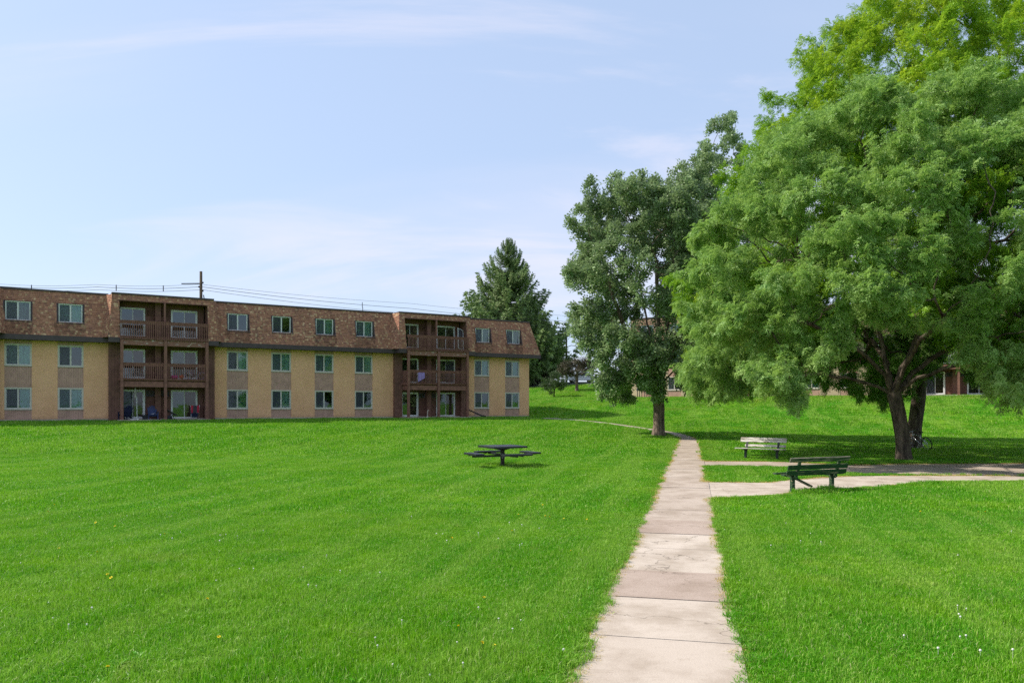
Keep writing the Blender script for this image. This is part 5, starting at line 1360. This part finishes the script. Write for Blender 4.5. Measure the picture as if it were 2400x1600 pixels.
# ------------------------------------------------------------------ turf
def tuft(seed, n, rad, h, w, name, m=None, lie=.45, segs=2):
    rs = np.random.RandomState(seed); V, F, B = [], [], []
    for i in range(n):
        a = rs.random()*6.283; rr = rad*math.sqrt(rs.random()); x, y = rr*math.cos(a), rr*math.sin(a)
        hh = h*rs.uniform(.55, 1.15); ta = rs.random()*6.283; ln = abs(rs.normal(0, lie))+.08; dx, dy = math.cos(ta)*ln, math.sin(ta)*ln
        sa = rs.random()*6.283; sx, sy = math.cos(sa)*w*.5, math.sin(sa)*w*.5; t = rs.random(); k = len(V)
        m1 = (x+dx*hh*.35, y+dy*hh*.35, hh*.62); tp = (x+dx*hh, y+dy*hh, hh*(1.0-.25*ln))
        V += [(x-sx, y-sy, -.01), (x+sx, y+sy, -.01), (m1[0]+sx*.8, m1[1]+sy*.8, m1[2]), (m1[0]-sx*.8, m1[1]-sy*.8, m1[2]), tp]
        F += [(k, k+1, k+2, k+3), (k+3, k+2, k+4)]; B += [t]*5
    return source(name, V, F, B, m or M_GRASS)
def weed(seed, name, n=11, L=.062, W=.024):
    rs = np.random.RandomState(seed); V, F, B = [], [], []
    for i in range(n):
        a = i*6.283/n+rs.uniform(-.3, .3); l = L*rs.uniform(.6, 1.2); up = rs.uniform(.25, .9); d = (math.cos(a), math.sin(a)); s = (-d[1], d[0]); w = W*rs.uniform(.7, 1.2); k = len(V)
        V += [(0, 0, 0), (d[0]*l*.5+s[0]*w*.5, d[1]*l*.5+s[1]*w*.5, l*up*.6), (d[0]*l, d[1]*l, l*up*.75), (d[0]*l*.5-s[0]*w*.5, d[1]*l*.5-s[1]*w*.5, l*up*.6)]
        F.append((k, k+1, k+2, k+3)); B += [rs.uniform(.55, .95)]*4
    return source(name, V, F, B, M_GRASS)
T_NEAR = [tuft(100+i, 150, .17, .075, .0055, 'tuft_near_%d' % i) for i in range(5)]
T_MID = [tuft(110+i, 150, .34, .080, .011, 'tuft_mid_%d' % i) for i in range(4)]
T_FAR = [tuft(120+i, 150, .75, .090, .024, 'tuft_far_%d' % i) for i in range(4)]
T_EDGE = [tuft(130+i, 60, .075, .070, .006, 'tuft_edge_%d' % i, lie=.8) for i in range(3)]
T_WEED = [weed(140+i, 'weed_%d' % i) for i in range(3)]
T_DRY = [tuft(150+i, 70, .10, .045, .005, 'tuft_dry_%d' % i, lie=1.3) for i in range(3)]
rs = np.random.RandomState(99)
trunks = [(15.76, 30.94, .5), (20.28, 38.84, .55), (10.08, 52.6, .5)]
def blocked(x, y, m):
    X_ = (x-P0[0])*DF[0]+(y-P0[1])*DF[1]; q = (x-P0[0])*NF[0]+(y-P0[1])*NF[1]
    b = (X_ > -11) & (X_ < 41.3+m) & (q < .02+m) & (q > -11.2)
    for bx in (-7.12, 6.3, 27.6): b |= (X_ > bx+.5-m) & (X_ < bx+6.5+m) & (q < 1.75+m) & (q > -1)
    c2, s2 = .835, -.551; xx = (x-b2x)*c2+(y-b2y)*s2; yy = -(x-b2x)*s2+(y-b2y)*c2
    b |= (xx > -m) & (xx < 44+m) & (yy > -m) & (yy < 11)
    for tx, ty, r in trunks: b |= np.hypot(x-tx, y-ty) < r+.0
    return b
def turf(name, label, src, spacing, y0, y1, margin, edge, scale=(.85, 1.2), keep=None, wide=.72, dens_z=None):
    ys = np.arange(y0, y1, spacing); P = []
    for yv in ys:
        wl = wide*yv+3.0; xs = np.arange(-wl, wl, spacing); P.append(np.stack([xs, np.full(len(xs), yv)], -1))
    P = np.concatenate(P)+rs.uniform(-.5, .5, (sum(len(p) for p in P), 2))*spacing
    d = paved_dist(P[:, 0], P[:, 1]); ok = (d > edge) & ~blocked(P[:, 0], P[:, 1], margin)
    if keep is not None: ok &= keep(P, d)
    P = P[ok]; n = len(P); z = gh(P[:, 0], P[:, 1])
    s = rs.uniform(scale[0], scale[1], n); hs = s*rs.uniform(.75, 1.25, n)*(1+.35*np.sin(P[:, 0]*.9+1.3*np.sin(P[:, 1]*.6))*np.sin(P[:, 1]*.8))
    return P, z, np.stack([s, s, hs], -1)
def add_turf(name, label, parts, src):
    P = np.concatenate([p[0] for p in parts]); z = np.concatenate([p[1] for p in parts]); sc = np.concatenate([p[2] for p in parts]); n = len(P)
    ti = np.concatenate([np.full(len(p[0]), p[3] if len(p) > 3 else 0.) for p in parts])
    o = scatter(name, np.column_stack([P, z]), np.column_stack([np.zeros(n), np.zeros(n), rs.random(n)*6.283]), sc, rs.randint(0, len(src), n), ti, src)
    tag(o, label, 'grass', None, 'stuff'); return n
nt = 0
nt += add_turf('grass', 'fine blades of mown grass in the foreground lawn', [turf('', '', None, .15, 4.2, 15.5, .10, .13)], T_NEAR)
nt += add_turf('grass', 'mown grass of the middle lawn around the picnic table and benches', [turf('', '', None, .30, 15.2, 34, .2, .24)], T_MID)
nt += add_turf('grass', 'grass of the far lawn and the bank', [turf('', '', None, .62, 33.5, 112, .35, .5, (.9, 1.3))], T_FAR)
def creep(P): return 0.01+.055*(.5+.5*np.sin(P[:, 1]*2.3+1.7*np.sin(P[:, 1]*.71+P[:, 0])))**2*np.where(P[:, 1] < 20, 1, 1.5)
nt += add_turf('grass', 'ragged grass along the edges of the paving', [turf('', '', None, .075, 4.2, 17, .05, -.16, (.7, 1.3), lambda P, d: (d < .16) & (d > -creep(P))), turf('', '', None, .11, 17, 34, .05, -.18, (.9, 1.5), lambda P, d: (d < .28) & (d > -creep(P))), turf('', '', None, .2, 34, 66, .05, -.02, (1.2, 2.0), lambda P, d: d < .55), turf('', '', None, .16, 44, 68, .05, .3, (1.0, 1.7), lambda P, d: blocked(P[:, 0], P[:, 1], .45))], T_EDGE)
# straw coloured clippings lying along the paving edges
def dry_keep(P, d): return (d < -creep(P)+.03) & (d > -creep(P)-.055) & (rs.random(len(P)) < .45+.5*np.sin(P[:, 1]*.9)**2)
a = turf('', '', None, .055, 4.2, 17, .05, -.2, (.6, 1.1), dry_keep); b_ = turf('', '', None, .08, 17, 34, .05, -.25, (.9, 1.5), dry_keep); c_ = turf('', '', None, .18, 34, 52, .05, -.25, (1.2, 2.0), dry_keep)
nt += add_turf('dry_grass', 'straw coloured dead grass fringing the footpath', [a+(1.,), b_+(1.,), c_+(1.,)], T_DRY)
# broad leaved weeds in patches, taller tufts round the bench legs
def weed_keep(P, d):
    f = np.sin(P[:, 0]*1.9+1.1*np.sin(P[:, 1]*1.3))*np.sin(P[:, 1]*2.1+.7*np.sin(P[:, 0]*1.7)); return (rs.random(len(P)) < np.clip((f-.30)*1.2, .015, .55)*np.where(P[:, 1] < 11, 1, .4))
nt += add_turf('weeds', 'patches of broad leaved weeds in the foreground lawn', [turf('', '', None, .085, 4.2, 15, .1, .02, (.6, 1.3), weed_keep)], T_WEED)
bl_ = lambda P, d: (np.hypot(P[:, 0]-7.55, (P[:, 1]-19.55)*1.6) < .95)
bl2 = lambda P, d: (np.hypot(P[:, 0]+.1, (P[:, 1]-27.5)*1.3) < .5)
nt += add_turf('tall_grass', 'long uncut tufts around the legs of the green bench and the picnic table', [turf('', '', None, .10, 18.6, 20.6, .05, -.2, (1.6, 2.6), bl_), turf('', '', None, .12, 26.9, 28.1, .05, -.2, (1.3, 2.0), bl2)], T_WEED+T_EDGE)
# white clover heads
cv = MB(); k = 0
while k < 70:
    py = rgk.uniform(5.5, 15); px = rgk.uniform(-.66, .66)*py
    if paved_dist(np.array([px]), np.array([py]))[0] < .1 or math.sin(px*1.3+2)*math.sin(py*1.1) < .2: continue
    z = ghf(px, py)+rgk.uniform(.05, .085); s = rgk.uniform(.008, .013); cv.lathe([(0, -s), (s*.8, -s*.5), (s, 0), (s*.7, s*.7), (0, s)], 6, (px, py, z)); cv.tube([(px, py, z-.08), (px, py, z)], .0015, 3); k += 1
tag(cv.build('clover_flowers', M_CLOVER), 'tiny white clover heads dotted over the foreground lawn', 'flower', None, 'stuff')
print('turf pieces', nt)
